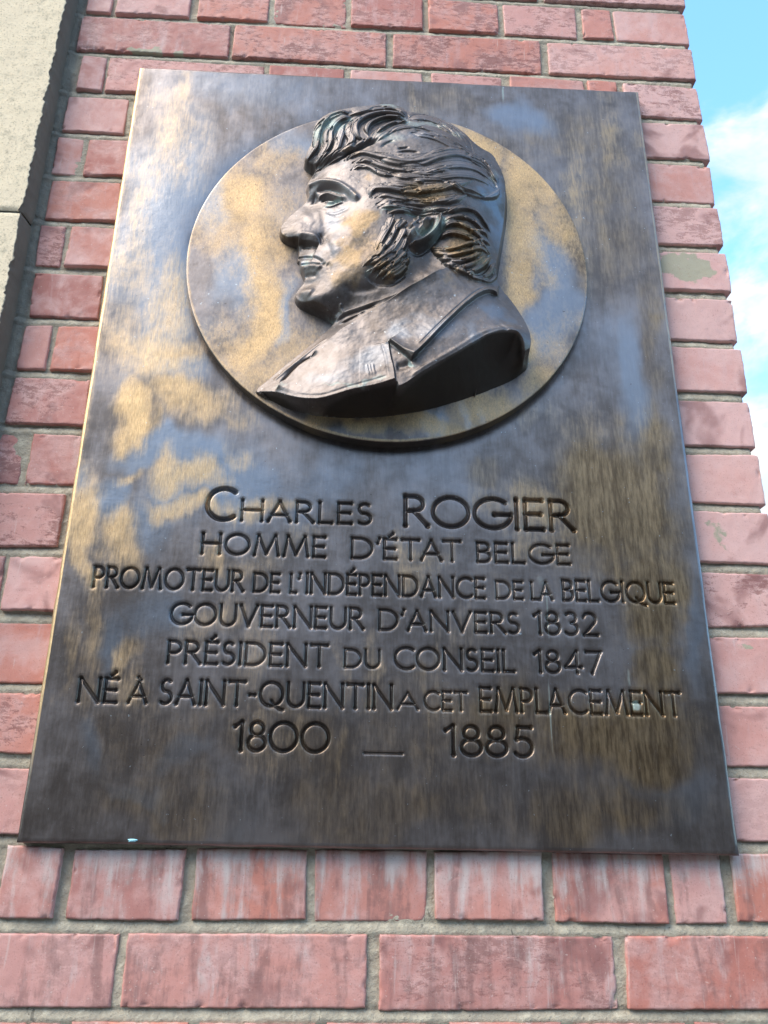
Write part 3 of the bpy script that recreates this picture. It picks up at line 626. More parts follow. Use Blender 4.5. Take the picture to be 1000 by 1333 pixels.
da = {'gold': blobs(DISC_GOLD, X, Z, .010).ravel(), 'blue': blobs(DISC_BLUE, X, Z, .010).ravel(), 'brown': blobs(DISC_BROWN, X, Z, .010).ravel(), 'green': np.zeros(X.size), 'painted_shade': np.where(Rg > DR - .0002, .75, 0).ravel()}  # disc's side coloured near black, standing in for the shade there
rimw = np.exp(-((Rg - DR + .002) / .002) ** 2) * (.5 + .3 * np.sin(Tg * 1.0 + 3.4)); da['gold'] = np.maximum(da['gold'], rimw.ravel())
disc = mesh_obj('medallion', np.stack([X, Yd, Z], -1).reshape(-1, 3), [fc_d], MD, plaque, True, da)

# ------------------------------------------------------------------ the portrait in high relief
# coordinates below are read off an enlargement of the photograph: px = 330 + .37 X, py = 110 + .37 Y
mm = .001
def A2P(X, Yy, h):
    return np.stack(unp(330 + .37 * np.asarray(X, float), 110 + .37 * np.asarray(Yy, float), .0095 + np.asarray(h, float) * mm), -1)
SIL = [  # outline of the base: X, Y, slope of the wall that starts there (metres per metre)
 (205, 312, 5), (180, 285, 5), (177, 258, 5), (198, 215, 5), (203, 165, 5), (222, 125, 5), (262, 100, 5), (325, 84, 5), (400, 76, 5), (480, 68, 5), (520, 78, 5), (550, 98, 5), (600, 104, 5), (655, 116, 5), (705, 142, 5),
 (745, 178, 5), (775, 215, 5), (800, 238, 5), (832, 254, 5), (858, 285, 2.4), (878, 330, 2.0), (890, 380, 1.7), (893, 440, 1.6), (888, 500, 1.6), (878, 570, 1.6), (868, 630, 1.8), (858, 690, 2.2), (862, 735, 3),
 (905, 790, 3), (938, 850, 3), (958, 905, 3), (966, 960, 3.2), (962, 1000, 3.2), (945, 1018, 0), (900, 1050, 0), (800, 1092, 0), (700, 1126, 0), (600, 1152, 0), (500, 1168, 0), (400, 1178, 0), (300, 1178, 0), (200, 1166, 0), (120, 1146, 0), (60, 1116, 0),
 (8, 1086, 2), (55, 1042, 2), (100, 1003, 2), (200, 922, 2), (272, 862, 2), (272, 843, 3), (225, 822, 3), (165, 795, 3), (145, 765, 3), (153, 735, 3), (176, 706, 3), (172, 685, 3), (163, 662, 3), (160, 640, 3), (153, 630, 3), (156, 605, 3), (153, 582, 3.5), (128, 572, 4),
 (100, 555, 4), (91, 530, 4), (98, 503, 3), (122, 474, 3), (160, 440, 3), (188, 414, 3), (190, 398, 3), (184, 372, 3), (192, 350, 3), (212, 325, 3)]
BASE = [  # control points: X, Y, height in mm above the disc
 # profile edge
 (215, 330, 9), (192, 360, 11), (200, 410, 7), (165, 445, 8), (125, 480, 8), (100, 525, 10), (125, 560, 10), (160, 585, 9), (165, 610, 10), (165, 640, 11), (175, 665, 10), (182, 700, 8), (160, 740, 9), (155, 770, 9), (195, 800, 9), (255, 830, 9),
 # face
 (245, 320, 20), (270, 300, 24), (330, 300, 32), (380, 330, 36), (225, 352, 20), (280, 345, 28), (340, 365, 35), (385, 400, 40), (215, 400, 12), (240, 405, 15), (270, 412, 21), (315, 410, 27), (240, 445, 22), (280, 450, 27), (330, 450, 34),
 (150, 500, 19), (180, 470, 18), (205, 500, 22), (215, 535, 25), (150, 545, 17), (240, 540, 23), (270, 560, 33), (330, 540, 40), (400, 480, 43), (400, 560, 42), (330, 620, 40), (260, 620, 30), (205, 600, 19), (200, 640, 19), (240, 650, 25), (205, 670, 18), (215, 695, 17), (200, 740, 21), (240, 720, 26), (235, 770, 24), (200, 775, 18), (285, 690, 34), (300, 750, 29),
 (350, 690, 38), (420, 690, 40), (300, 800, 20), (340, 760, 27), (380, 745, 32), (450, 720, 38), (550, 680, 38), (620, 630, 36),
 # hair
 (240, 170, 25), (200, 260, 18), (215, 215, 20), (290, 120, 26), (340, 170, 33), (260, 240, 27), (400, 110, 30), (480, 95, 28), (430, 160, 36), (520, 115, 31), (340, 240, 34), (420, 240, 40), (500, 180, 40), (560, 140, 36), (500, 300, 45), (440, 400, 45), (520, 400, 47), (600, 130, 30), (660, 150, 30),
 (620, 220, 45), (620, 330, 49), (700, 200, 36), (730, 280, 43), (770, 260, 33), (820, 300, 28), (760, 370, 42), (845, 350, 27), (690, 400, 48), (640, 440, 46), (860, 440, 19), (830, 470, 25), (780, 460, 38), (862, 380, 24),
 (590, 470, 40), (640, 500, 42), (560, 560, 42), (500, 500, 46), (450, 580, 47), (400, 640, 46), (480, 650, 47), (540, 610, 42), (600, 580, 38), (680, 500, 44), (720, 560, 45), (780, 540, 40), (830, 560, 30), (700, 620, 44), (780, 640, 40), (838, 640, 29), (815, 690, 26), (862, 600, 16),
 # coat
 (690, 645, 42), (640, 680, 45), (560, 730, 45), (760, 690, 39), (830, 735, 33), (858, 750, 27), (880, 790, 33), (920, 850, 40), (880, 840, 46), (450, 800, 40), (550, 820, 48), (700, 760, 47), (650, 850, 53), (780, 820, 50), (800, 890, 57), (870, 868, 55), (925, 868, 50), (948, 905, 46), (952, 950, 40), (550, 980, 56), (600, 1008, 59), (700, 950, 59), (500, 1045, 54), (430, 950, 46),
 (350, 900, 38), (300, 870, 28), (300, 980, 38), (400, 1030, 47), (350, 1076, 46), (230, 1110, 37), (200, 1040, 29), (150, 1106, 29), (80, 1087, 18), (20, 1086, 5), (120, 1010, 10), (200, 950, 13), (270, 880, 16), (310, 840, 18), (360, 800, 26), (450, 760, 35)]
B_ = np.array(BASE, float)
ctl = A2P(B_[:, 0], B_[:, 1], B_[:, 2]); hc = B_[:, 2] * mm
def tps(r2): return r2 * np.log(r2 + 1e-12)
SCL = .15
n_ = len(ctl); K = tps((((ctl[:, None] - ctl[None]) / SCL) ** 2).sum(-1)) + np.eye(n_) * 8e-4
Pm = np.c_[np.ones(n_), ctl / SCL]; AA = np.block([[K, Pm], [Pm.T, np.zeros((3, 3))]])
cf = np.linalg.solve(AA, np.r_[hc, 0, 0, 0])
def rbf(u, v):
    q = np.stack([u, v], -1).reshape(-1, 2); out = np.empty(len(q))
    for s in range(0, len(q), 20000):
        c = q[s:s + 20000]; d2 = (((c[:, None] - ctl[None]) / SCL) ** 2).sum(-1)
        out[s:s + 20000] = tps(d2) @ cf[:n_] + np.c_[np.ones(len(c)), c / SCL] @ cf[n_:]
    return out.reshape(np.shape(u))
def place(pts):
    """enlargement coordinates -> plaque plane, following the height of the form itself"""
    p = np.asarray(pts, float)[:, :2]; h = np.full(len(p), 30.0)
    for _ in range(6):
        q = A2P(p[:, 0], p[:, 1], h); h = np.clip(rbf(q[:, 0], q[:, 1]) / mm, 2, 62)
    return A2P(p[:, 0], p[:, 1], h)
def crom(P, n=8):
    if len(P) < 3: return P
    Q = np.r_[[2 * P[0] - P[1]], P, [2 * P[-1] - P[-2]]]; out = []
    for i in range(1, len(Q) - 2):
        t = np.linspace(0, 1, n, endpoint=False)[:, None]; a, b, c, d = Q[i - 1], Q[i], Q[i + 1], Q[i + 2]
        out.append(.5 * (2 * b + (c - a) * t + (2 * a - 5 * b + 4 * c - d) * t * t + (3 * b - a - 3 * c + d) * t ** 3))
    return np.r_[np.concatenate(out), [P[-1]]]
GS = .00052
sil = np.array(SIL, float); top_ = (np.arange(len(sil)) <= 20) & (np.arange(len(sil)) >= 0)
silp = A2P(sil[:, 0], sil[:, 1], np.where(top_, np.interp(np.arange(len(sil)), [0, 4, 14, 20], [2, 17, 17, 3]), 0.0))
bu = np.arange(silp[:, 0].min() - .004, silp[:, 0].max() + .004, GS); bv = np.arange(silp[:, 1].min() - .004, silp[:, 1].max() + .012, GS)
BU, BVv = np.meshgrid(bu, bv)
PXM = .37 * .00078                          # one enlargement unit in metres, roughly
def segdist(P, U, V, closed=False):
    """distance to polyline, position along it 0..1, signed side (left +)"""
    Q = np.r_[P, P[:1]] if closed else P
    L = np.r_[0, np.cumsum(np.linalg.norm(np.diff(Q, axis=0), axis=1))]
    best = np.full(U.shape, 1e9); tt = np.zeros(U.shape); sd = np.zeros(U.shape); ix = np.zeros(U.shape, int)
    for i in range(len(Q) - 1):
        a, b = Q[i], Q[i + 1]; d = b - a; L2 = d @ d + 1e-18
        t = np.clip(((U - a[0]) * d[0] + (V - a[1]) * d[1]) / L2, 0, 1); dx = U - a[0] - t * d[0]; dz = V - a[1] - t * d[1]; D = dx * dx + dz * dz
        k = D < best; best[k] = D[k]; tt[k] = (L[i] + t[k] * math.sqrt(L2)) / L[-1]; sd[k] = np.sign(d[0] * dz - d[1] * dx)[k]; ix[k] = i
    return np.sqrt(best), tt, sd, ix
def inside(P, U, V):
    r = np.zeros(U.shape, bool); j = len(P) - 1
    for i in range(len(P)):
        if P[i, 1] != P[j, 1]:
            c = ((P[i, 1] > V) != (P[j, 1] > V)) & (U < (P[j, 0] - P[i, 0]) * (V - P[i, 1]) / (P[j, 1] - P[i, 1]) + P[i, 0]); r ^= c
        j = i
    return r
def window(P, m):
    i0, i1 = np.searchsorted(bu, [P[:, 0].min() - m, P[:, 0].max() + m]); j0, j1 = np.searchsorted(bv, [P[:, 1].min() - m, P[:, 1].max() + m])
    return slice(j0, j1), slice(i0, i1)
# smooth the outline a little, keeping slopes
fine_s = crom(np.r_[silp, silp[:1]], 4)[:-1]; fine_sl = np.repeat(sil[:, 2], 4)[:len(fine_s)]
Hb = np.maximum(rbf(BU, BVv), .003)
H = Hb.copy()
# ---- brow, eye, nose, mouth, collar ... : strokes on the form
def ridge(pts, w_, amp, taper=.25):
    P = crom(place(pts)); sl = window(P, w_ * PXM * 2.6); d, t, s, _ = segdist(P, BU[sl], BVv[sl])
    e = np.minimum(sst(t, -.001, taper), sst(1 - t, -.001, taper)) if taper else 1.0
    H[sl] += amp * mm * e * np.exp(-(d / (w_ * PXM)) ** 2)
def step(pts, w_, amp, side, taper=.12, sharp=.00055):
    """raise one side of a line, falling away over w_: a cloth edge"""
    P = crom(place(pts)) if len(pts) > 2 else place(pts); sl = window(P, w_ * PXM * 3); d, t, s, _ = segdist(P, BU[sl], BVv[sl])
    e = np.minimum(sst(t, -.001, taper), sst(1 - t, -.001, taper)) if taper else 1.0
    sd_ = d * s * side
    H[sl] += amp * mm * e * sst(sd_, -sharp, sharp) * np.exp(-np.clip(sd_, 0, None) / (w_ * PXM))
# brow ridge and socket
ridge([(186, 388), (192, 362), (215, 348), (255, 342), (300, 352), (340, 380), (372, 408)], 13, 5.0, .1)
ridge([(215, 385), (225, 372), (255, 364), (290, 372), (320, 392)], 9, -3.8)
ridge([(212, 420), (218, 395), (226, 385)], 12, -4.0, .2)
ridge([(240, 385), (275, 378), (315, 398), (335, 412)], 8, 2.6)                     # fold of the lid
ridge([(228, 412), (236, 396), (262, 388), (292, 398), (318, 408)], 5.5, 4.2, .15)    # upper lid
ridge([(236, 410), (262, 402), (290, 408), (310, 412)], 5, -4.2, .2)              # slit
ridge([(250, 414), (272, 416), (290, 413)], 7, 2.6, .3)                             # eyeball
ridge([(255, 410), (258, 420)], 4, -2.4, .3)                                      # pupil
ridge([(244, 428), (270, 431), (300, 420), (322, 414)], 4.5, 2.4)                   # lower lid
ridge([(250, 446), (285, 452), (320, 440), (345, 425)], 10, -1.2)                    # bag under the eye
ridge([(262, 470), (290, 478), (330, 462)], 18, 1.2)
# nose: wing, nostril, bridge
ridge([(150, 530), (180, 528), (212, 532), (224, 545), (218, 560)], 14, 2.4, .2)
ridge([(228, 520), (240, 545), (236, 568)], 7, -2.2, .3)
ridge([(112, 500), (100, 525), (112, 545)], 14, 1.2, .3)
step([(80, 540), (126, 549), (175, 551), (232, 560)], 34, -7.5, -1, .03, .0013)
ridge([(168, 562), (190, 559), (206, 562)], 7, -2.0, .3)
ridge([(165, 450), (195, 470), (215, 500)], 16, 0.8, .3)
# nasolabial fold, cheek
ridge([(232, 425), (244, 470), (252, 515), (256, 560)], 14, -0.9, .3)
ridge([(235, 520), (258, 560), (272, 600), (276, 640)], 14, -1.6, .25)
ridge([(255, 520), (285, 560), (300, 610)], 20, 1.2, .3)
# mouth
step([(150, 606), (180, 602), (215, 605), (250, 624)], 22, -3.4, -1, .12, .0012)
ridge([(158, 634), (185, 630), (220, 630), (258, 634)], 6, -2.4, .12)
ridge([(164, 648), (195, 642), (225, 642), (245, 646)], 10, 2.2, .2)
ridge([(172, 676), (200, 672), (232, 672)], 10, -2.4, .3)
ridge([(258, 628), (268, 645), (262, 662)], 10, -1.3, .3)
ridge([(155, 752), (180, 735), (215, 735)], 22, 3.6, .3)                            # chin
ridge([(175, 790), (225, 806), (275, 818), (330, 770)], 14, -3.0, .3)
ridge([(300, 700), (340, 720), (400, 722), (460, 700)], 16, -2.0, .3)               # jaw
ridge([(310, 770), (306, 790), (318, 812)], 5, 2.2, .2)
# neckcloth
step([(285, 838), (320, 806), (380, 785), (450, 762), (550, 722), (660, 660)], 16, 3.4, -1, .05, .0006)
ridge([(290, 845), (325, 818), (375, 800), (440, 778)], 5, -2.6, .2)
ridge([(296, 850), (340, 826), (390, 806)], 4, 2.0, .2)
ridge([(310, 846), (350, 824), (400, 800)], 4, -2.2, .2)
# coat: lapel edge over the waistcoat, collar, notch
step([(76, 1086), (110, 1044), (168, 992), (230, 936), (290, 888), (350, 846), (430, 796), (540, 728), (640, 672), (690, 642)], 50, 6.0, -1, .03, .0007)
ridge([(95, 1060), (140, 1010), (185, 975), (230, 950)], 9, -6.0, .15)
ridge([(60, 1060), (130, 1000), (210, 935), (270, 888)], 7, 2.0, .15)
step([(556, 976), (600, 930), (650, 876), (700, 826), (750, 780), (800, 745), (835, 738), (862, 752)], 60, 7.5, 1, .03, .0006)
ridge([(570, 940), (640, 866), (710, 800), (780, 740), (822, 722)], 3.5, -1.3, .1)
step([(474, 908), (515, 942), (556, 978)], 30, 6.5, 1, .04, .0005)
step([(474, 908), (482, 960), (494, 1010), (500, 1060)], 34, 5.0, -1, .06, .0005)
ridge([(446, 912), (462, 960), (475, 1040)], 4.5, -.6, .15)
ridge([(500, 1000), (530, 995), (556, 984)], 16, -3.2, .2)
for x_ in (398, 408, 418):
    ridge([(x_, 985), (x_ + 4, 1010), (x_ + 12, 1034)], 4.0, 0.9, .3)
ridge([(150, 1096), (240, 1098), (350, 1064), (480, 1030)], 5, -.6, .1)             # stitched hem
ridge([(540, 1040), (600, 998), (700, 940), (800, 878), (870, 858), (925, 864)], 8, 1.0, .1)
ridge([(840, 845), (870, 850), (905, 880)], 8, -1.5, .3)
# ---- ear
ridge([(560, 545), (600, 515), (635, 480)], 44, 5.5, 0)
ridge([(652, 462), (656, 490), (640, 525), (608, 556), (575, 574), (545, 578)], 8, 10.5, .12)
ridge([(566, 470), (582, 486), (560, 505), (548, 520)], 11, 7.0, .2)
ridge([(600, 470), (606, 485), (588, 510), (565, 530), (548, 548), (548, 570)], 12, 7.5, .2)
ridge([(632, 480), (622, 508), (585, 542)], 7, -5.5, .15)
ridge([(592, 468), (588, 484), (574, 500)], 6, -3.5, .2)
ridge([(592, 500), (578, 520), (566, 538)], 8, -4.5, .2)
ridge([(540, 588), (580, 596), (625, 566), (660, 520), (668, 480)], 10, -4.5, .2)
ridge([(540, 452), (580, 458), (640, 456), (690, 452)], 9, -5.0, .2)
# ---- hair: locks laid over one another, each split into strands
LOCK = np.zeros_like(H); COVER = np.zeros_like(H)
def lock(pts, w_, amp, n=4, tip=.20, root=.12, flip=False):
    P = crom(place(pts)); hw = w_ * PXM / 2 * 1.25; sl = window(P, hw * 1.1); d, t, s, _ = segdist(P, BU[sl], BVv[sl])
    wid = hw * np.minimum(.25 + .75 * sst(t, 0, root), .12 + .88 * sst(1 - t, 0, tip)); q = np.clip(d * s / wid, -1.3, 1.3); on = np.abs(q) < 1
    e = np.minimum(sst(t, -.02, root), .35 + .65 * sst(1 - t, -.02, tip))
    qu = q * (1.0 if P[-1, 0] >= P[0, 0] else -1.0) * (1 if not flip else -1)
    dome = np.clip((1 - qu) / 2, 0, 1) ** .55 * sst(qu, -1.02, -.72) * .75 + .35 * np.sqrt(np.clip(1 - q * q, 0, 1))
    ph = random.random() * 6; wob = .55 * np.sin(t * 5 + ph) + .3 * np.sin(t * 13 + 2 * ph)
    str_ = np.abs(np.cos(np.pi * n * .5 * (q + .12 * wob) + ph)) ** .8
    b = amp * mm * e * dome * (.84 + .16 * str_)
    L_, C_ = LOCK[sl], COVER[sl]
    # a later lock lies over the earlier ones
    new = np.where(on, np.maximum(b, L_ * .55 + b * .62), L_); L_[...] = new; C_[on] = 1
HAIR = [
 # broad masses first
 ([(545, 112), (610, 112), (680, 140), (735, 185), (775, 235)], 42, 3.2, 3), ([(410, 205), (450, 165), (520, 135), (600, 140), (680, 175), (740, 215), (790, 255)], 56, 3.4, 4), ([(560, 165), (640, 180), (710, 215), (780, 262), (830, 300)], 44, 2.8, 3), ([(430, 238), (500, 264), (580, 270), (650, 245), (720, 236), (800, 266), (848, 322)], 50, 4.0, 4),
 ([(520, 285), (600, 300), (670, 285), (740, 280), (800, 300), (852, 350)], 42, 3.4, 3), ([(480, 312), (560, 318), (640, 322), (720, 312), (790, 322), (850, 366)], 44, 3.6, 4), ([(415, 394), (418, 366), (470, 360), (560, 370), (650, 360), (720, 345), (780, 335)], 40, 5.2, 4), ([(436, 420), (520, 406), (600, 412), (690, 405), (760, 385)], 36, 5.0, 4), ([(470, 446), (550, 438), (620, 448), (700, 438), (745, 415)], 24, 4.5, 3),
 ([(750, 245), (800, 262), (840, 300), (864, 352)], 26, 4.2, 3), ([(688, 346), (740, 374), (800, 392), (850, 388), (868, 362)], 24, 6.0, 3),
 # the quiff
 ([(545, 105), (500, 80), (440, 78), (380, 90), (330, 105)], 34, 6.0, 4), ([(345, 88), (280, 104), (238, 132), (218, 175), (212, 220), (192, 255), (180, 285)], 40, 7.5, 5), ([(350, 105), (300, 122), (268, 160), (262, 205), (240, 250), (200, 296)], 36, 7.5, 4), ([(350, 130), (315, 155), (300, 195), (285, 235), (255, 262), (215, 305)], 34, 7.0, 4),
 ([(400, 110), (350, 130), (335, 165), (345, 195), (325, 225), (280, 262), (240, 292)], 30, 7.5, 4), ([(545, 108), (470, 96), (410, 105), (368, 128), (356, 158), (370, 185), (402, 192)], 26, 8.0, 4), ([(540, 118), (470, 112), (420, 128), (398, 152), (404, 178)], 22, 8.0, 3), ([(548, 128), (490, 134), (452, 152), (428, 172)], 20, 7.0, 3), ([(420, 178), (380, 200), (340, 222), (300, 240)], 22, 5.0, 3),
 # temple wisps
 ([(322, 264), (345, 246), (385, 236), (430, 246), (480, 262)], 22, 5.0, 3), ([(345, 298), (372, 285), (410, 290), (450, 312), (500, 322)], 20, 5.5, 3), ([(350, 272), (400, 264), (450, 284), (520, 300), (590, 296)], 22, 5.0, 3), ([(418, 398), (412, 380), (428, 366), (470, 366), (530, 376), (600, 376), (660, 360)], 24, 6.5, 4), ([(430, 398), (460, 390), (520, 402), (590, 410), (660, 412), (720, 396)], 22, 5.5, 4),
 # above the ear
 ([(440, 432), (490, 428), (560, 442), (620, 452), (690, 444), (740, 424)], 24, 6.0, 4), ([(470, 452), (530, 446), (600, 456), (660, 452)], 16, 5.0, 3),
 # nape
 ([(680, 455), (735, 436), (785, 450), (818, 490), (838, 530)], 24, 6.5, 3), ([(668, 486), (722, 466), (772, 480), (806, 512), (830, 552)], 22, 6.5, 3), ([(652, 514), (700, 490), (752, 502), (790, 530), (826, 572)], 24, 7.0, 3), ([(640, 546), (690, 524), (745, 534), (790, 556), (838, 606)], 26, 7.0, 3), ([(620, 570), (655, 586), (712, 580), (765, 562), (800, 566)], 22, 7.5, 3), ([(626, 588), (690, 604), (750, 590), (800, 580), (835, 610)], 24, 7.0, 3), ([(650, 614), (706, 626), (760, 616), (806, 592)], 20, 7.5, 3), ([(664, 632), (724, 650), (780, 634), (822, 604)], 20, 7.5, 3), ([(700, 650), (752, 668), (800, 646), (834, 612)], 20, 7.5, 3), ([(745, 668), (790, 690), (830, 668), (848, 630)], 24, 7.0, 3), ([(790, 690), (822, 702), (848, 680), (856, 640)], 18, 5.5, 3), ([(760, 520), (800, 520), (830, 540)], 16, 6.5, 2), ([(770, 560), (806, 552), (836, 572)], 14, 6.0, 2),
 # whiskers
 ([(490, 462), (474, 500), (452, 540), (430, 584)], 26, 6.0, 3), ([(520, 470), (500, 505), (478, 550), (446, 592)], 22, 7.0, 3), ([(538, 480), (516, 500), (500, 518)], 16, 6.0, 2), ([(532, 505), (516, 545), (488, 585), (440, 620), (392, 640)], 28, 7.5, 4), ([(460, 560), (440, 600), (410, 620), (384, 642)], 24, 7.0, 3), ([(536, 545), (518, 585), (482, 615), (446, 640), (400, 660)], 22, 7.5, 3), ([(470, 620), (440, 640), (412, 668)], 14, 6.0, 2), ([(540, 588), (510, 622), (472, 650), (430, 684)], 22, 7.5, 3), ([(548, 612), (524, 640), (490, 664), (452, 690)], 20, 7.5, 3), ([(540, 640), (510, 668), (480, 686)], 18, 6.0, 2)]
for pts, w_, a_, n in HAIR: lock(pts, w_, a_, n)
for pts, w_, a_, n in HAIR:                  # short stray strands over every lock
    p_ = crom(np.array(pts, float), 8); T = np.r_[0, np.cumsum(np.linalg.norm(np.diff(p_, axis=0), axis=1))]; T = T / T[-1]
    for _ in range(0 if w_ < 20 else 1 if w_ < 36 else 3):
        a0 = random.uniform(.05, .6); a1 = a0 + random.uniform(.22, .4); tt_ = np.linspace(a0, min(a1, .97), 4)
        c_ = np.c_[np.interp(tt_, T, p_[:, 0]), np.interp(tt_, T, p_[:, 1])]; dv_ = np.gradient(c_, axis=0); dv_ /= np.linalg.norm(dv_, axis=1)[:, None] + 1e-9
        o_ = random.uniform(-.36, .36) * w_ + np.linspace(0, random.uniform(-.12, .12) * w_, 4); c_ = c_ + np.c_[-dv_[:, 1], dv_[:, 0]] * o_[:, None]
        lock(c_, random.uniform(15, 24), random.uniform(2.4, 4.0), 1, .4, .3)
lift = LOCK - .0013 * COVER
H = H + lift
for g_ in ([(446, 218), (470, 200), (498, 190)], [(500, 236), (545, 230), (590, 236)], [(505, 222), (550, 216)], [(325, 268), (345, 248), (372, 240)], [(346, 296), (372, 287), (398, 292)], [(700, 350), (745, 378), (800, 394), (850, 388)], [(770, 246), (806, 262), (838, 300)], [(818, 300), (846, 334), (860, 372)], [(560, 350), (640, 340), (700, 352)]):
    ridge(g_, 5, -2.2, .3)
for g_ in ([(430, 238), (500, 268), (570, 272), (640, 250)], [(600, 312), (650, 306), (700, 300)], [(690, 344), (740, 370), (800, 386)], [(480, 342), (540, 352), (600, 346)]):
    ridge(g_, 9, 2.4, .3)
# hollows under the quiff and behind the ear
ridge([(205, 300), (250, 278), (300, 252), (350, 230), (410, 200), (450, 185)], 10, -5.0, .15)
ridge([(390, 662), (430, 694), (490, 700), (545, 660)], 10, -3.0, .2)
# ---- the wall that drops to the disc
dS, tS, sS, iS = segdist(fine_s, BU, BVv, True)
ins = inside(fine_s, BU, BVv)
sdist = np.where(ins, dS, -dS)
lim = np.full(H.shape, 1e9)
for i in range(len(fine_s)):
    s_ = fine_sl[i]
    if s_ == 0: continue
    a, b = fine_s[i], fine_s[(i + 1) % len(fine_s)]; d = b - a; L2 = d @ d + 1e-18
    j0, i0 = np.searchsorted(bv, min(a[1], b[1]) - .03), np.searchsorted(bu, min(a[0], b[0]) - .03); j1, i1 = np.searchsorted(bv, max(a[1], b[1]) + .03), np.searchsorted(bu, max(a[0], b[0]) + .03)
    sl = (slice(j0, j1), slice(i0, i1)); U_, V_ = BU[sl], BVv[sl]
    t = np.clip(((U_ - a[0]) * d[0] + (V_ - a[1]) * d[1]) / L2, 0, 1); dd = np.hypot(U_ - a[0] - t * d[0], V_ - a[1] - t * d[1])
    lim[sl] = np.minimum(lim[sl], dd * s_ * (1 + dd / .004))
def smin(a, b, k): 
    h_ = np.clip(.5 + .5 * (b - a) / k, 0, 1); return b * (1 - h_) + a * h_ - k * h_ * (1 - h_)
H = smin(H, lim, .0035)
# ---- the cut under the shoulders: a ruled face from the coat's hem back to the disc
RIM = np.array([(8, 1086, 2), (45, 1087, 10), (80, 1088, 18), (150, 1107, 29), (230, 1112, 37), (350, 1078, 46), (430, 1060, 51), (500, 1047, 55), (512, 1064, 56), (540, 1050, 58), (600, 1010, 60), (700, 952, 60), (800, 892, 58), (840, 874, 57), (872, 868, 55), (905, 868, 52), (930, 876, 49), (948, 905, 46), (955, 950, 38), (962, 1000, 3)], float)
BAS = np.array([(962, 1000), (945, 1018), (900, 1050), (800, 1092), (700, 1126), (600, 1152), (500, 1168), (400, 1178), (300, 1178), (200, 1166), (120, 1146), (60, 1116), (8, 1086)], float)
rp = A2P(RIM[:, 0], RIM[:, 1], RIM[:, 2]); bp = A2P(BAS[:, 0], BAS[:, 1], np.zeros(len(BAS)))
rpf, bpf = crom(rp, 5), crom(bp, 5)
dr, tr, sr, _ = segdist(rpf, BU, BVv); db, tb, sb, _ = segdist(bpf, BU, BVv)
cut = inside(np.r_[rpf, bpf[1:-1]], BU, BVv)
cl_ = np.r_[0, np.cumsum(np.linalg.norm(np.diff(rp, axis=0), axis=1))]; hd_ = crom(np.c_[rp, RIM[:, 2]], 5)
wn_ = np.zeros_like(H); hr = np.zeros_like(H)
for q_ in hd_:
    w_i = 1 / ((BU - q_[0]) ** 2 + (BVv - q_[1]) ** 2 + 1e-7) ** 2; wn_ += w_i; hr += w_i * q_[2] * mm
hr /= wn_
hrim = np.minimum(hr, np.maximum(.002, hr))
f_ = db / (db + dr + 1e-9)
Hc = hrim * f_ ** 1.15 + (fbm(BU * 90, BVv * 90, 95, 3) - .5) * .0016
H = np.where(cut, np.minimum(Hc, H + .004), H)
# modelling marks
H = H + np.where(ins, (fbm(BU * 130, BVv * 130, 97, 4) - .5) * .0010 * np.where(COVER > 0, .4, 1), 0)
H = np.where(sdist > 0, np.maximum(H, -.001), np.maximum(-.0025, sdist * 2))
Hraw = H.copy()
# light smoothing takes the tool marks of the raster away
for _ in range(2):
    G = H.copy(); G[1:-1, 1:-1] = (4 * H[1:-1, 1:-1] + H[:-2, 1:-1] + H[2:, 1:-1] + H[1:-1, :-2] + H[1:-1, 2:]) / 8; H = G
# concave places hold verdigris, convex ones are rubbed
S1 = H.copy()
for _ in range(14):
    G = S1.copy(); G[1:-1, 1:-1] = (S1[:-2, 1:-1] + S1[2:, 1:-1] + S1[1:-1, :-2] + S1[1:-1, 2:]) / 4; S1 = G
cav = np.clip((S1 - H) / .0011, -1.5, 1.5)
# regions
COATP = place([(690, 642), (640, 672), (540, 728), (430, 796), (350, 846), (290, 888), (272, 862)])
coat_poly = np.r_[place([(285, 838), (320, 806), (380, 785), (450, 762), (550, 722), (640, 668), (690, 640), (760, 690), (800, 715), (862, 742)]), A2P([900, 990, 990, -20, -20, 200, 275], [760, 860, 1250, 1250, 1050, 905, 855], [10, 10, 0, 0, 0, 0, 2])]
is_coat = inside(coat_poly, BU, BVv)
is_hair = (COVER > 0) & ~is_coat
flat = lambda a: a.reshape(-1)
Ym = -hd(BVv) - H
coB = np.stack([BU, Ym, BVv], -1).reshape(-1, 3); fB = grid_faces(len(bu), len(bv))
keep = (sdist > -.0016).ravel()[fB].all(1)
gu_, gv_ = np.gradient(Ym, bu, axis=1), np.gradient(Ym, bv, axis=0)
nB = np.stack([gu_, -np.ones_like(Ym), gv_], -1); nB /= np.linalg.norm(nB, axis=-1, keepdims=True); nB = nB.reshape(-1, 3)
def ablobs(lst):
    r_ = np.zeros_like(BU); WU, WV = BU + (fbm(BU * 45, BVv * 45, 3, 4) - .5) * .04, BVv + (fbm(BU * 45, BVv * 45, 19, 4) - .5) * .04
    for (x, y, rx, ry, s) in lst:
        c = place([(x, y)])[0]; d = ((WU - c[0]) / (rx * PXM * 1.1)) ** 2 + ((WV - c[1]) / (ry * PXM * 1.25)) ** 2; r_ = np.maximum(r_, s * np.exp(-d ** 1.3))
    return r_
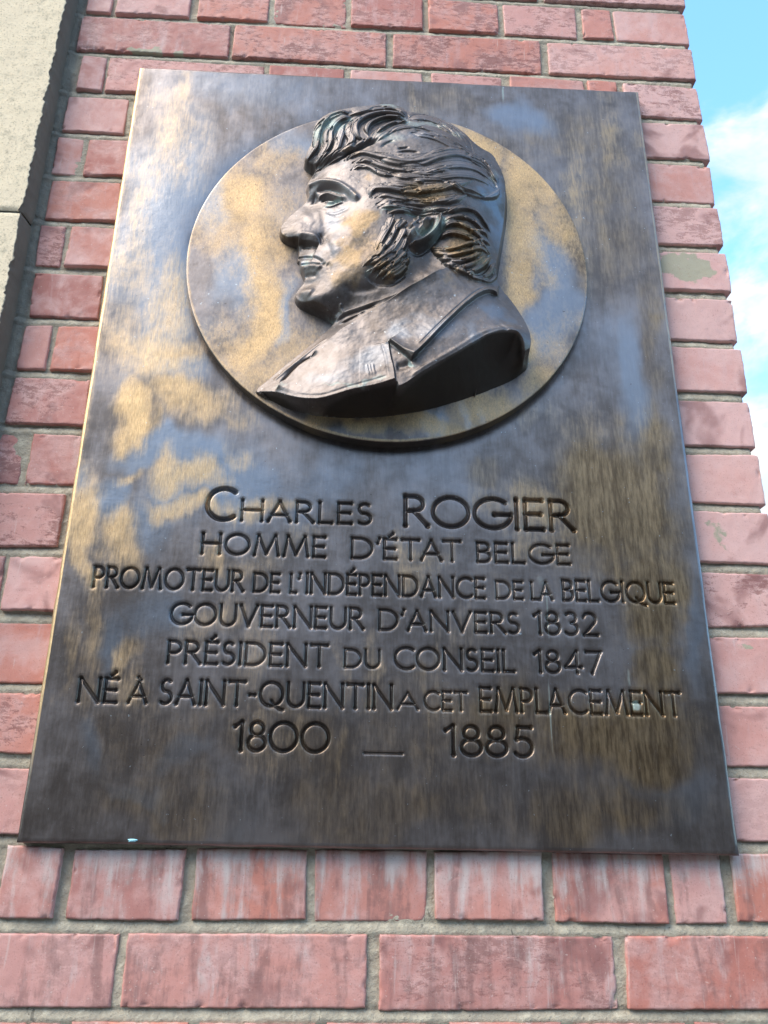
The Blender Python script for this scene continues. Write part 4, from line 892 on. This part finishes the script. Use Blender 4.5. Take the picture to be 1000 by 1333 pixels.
GB = [(370, 490, 62, 50, .95), (320, 600, 55, 60, .85), (330, 660, 50, 40, .7), (385, 330, 30, 26, .6), (430, 580, 40, 60, .5), (330, 240, 30, 30, .25), (490, 660, 40, 30, .6), (560, 640, 30, 30, .35), (700, 700, 50, 40, .5), (640, 590, 40, 25, .5), (760, 520, 50, 60, .35), (700, 570, 30, 22, .6), (270, 320, 24, 20, .3), (120, 510, 16, 14, .35), (190, 750, 26, 18, .3), (600, 740, 80, 30, .3), (360, 405, 20, 12, .5), (470, 735, 60, 24, .3), (640, 380, 90, 30, .2)]
BRB = [(600, 380, 140, 40, .8), (760, 560, 90, 130, .85), (480, 640, 80, 60, .5), (380, 560, 100, 120, .55), (330, 220, 80, 30, .4), (520, 490, 40, 40, .4)]
BLB = [(290, 470, 40, 60, .55), (270, 560, 26, 60, .4), (860, 450, 40, 150, 1.0), (820, 400, 40, 40, .8), (640, 860, 120, 70, .6), (420, 980, 110, 60, .6), (280, 1030, 120, 50, .5), (560, 760, 90, 50, .5), (850, 800, 60, 50, .9), (780, 880, 60, 40, .6), (730, 280, 80, 60, .5), (600, 180, 100, 40, .5), (270, 150, 60, 60, .5), (520, 880, 60, 60, .7), (180, 600, 30, 20, .7), (300, 290, 40, 30, .4)]
GRB = [(270, 130, 70, 45, .62), (215, 190, 26, 50, .5), (480, 80, 70, 20, .5), (600, 130, 110, 30, .5), (720, 170, 50, 30, .4), (470, 450, 60, 20, .5), (600, 530, 46, 40, .55), (265, 420, 40, 24, .6), (430, 470, 20, 60, .35), (560, 450, 120, 16, .45), (500, 180, 90, 40, .35), (400, 640, 26, 20, .45), (660, 500, 20, 16, .5), (690, 560, 20, 14, .4), (100, 1075, 60, 22, .35), (350, 1065, 150, 10, .45), (555, 985, 14, 12, .6), (840, 320, 30, 60, .35), (200, 600, 40, 20, .5)]
cavn = (fbm(BU * 60, BVv * 60, 99, 3) - .5) * .5
cutw = np.where(cut, sst(dr, .0004, .002), 0.0)  # shade below the shoulders, painted dark onto the cut face
aB = {'gold': np.clip(ablobs(GB) + np.clip(-cav - .2, 0, 1) * .22, 0, 1), 'brown': ablobs(BRB), 'blue': ablobs(BLB), 'painted_shade': cutw, 'green': np.clip(ablobs(GRB) + np.clip(cav, 0, 1) * (.30 + cavn) * np.where(cut, 0, 1), 0, 1)}
selc = keep & (is_coat.ravel()[fB].sum(1) >= 2); selh = keep & ~selc & (is_hair.ravel()[fB].sum(1) >= 2)
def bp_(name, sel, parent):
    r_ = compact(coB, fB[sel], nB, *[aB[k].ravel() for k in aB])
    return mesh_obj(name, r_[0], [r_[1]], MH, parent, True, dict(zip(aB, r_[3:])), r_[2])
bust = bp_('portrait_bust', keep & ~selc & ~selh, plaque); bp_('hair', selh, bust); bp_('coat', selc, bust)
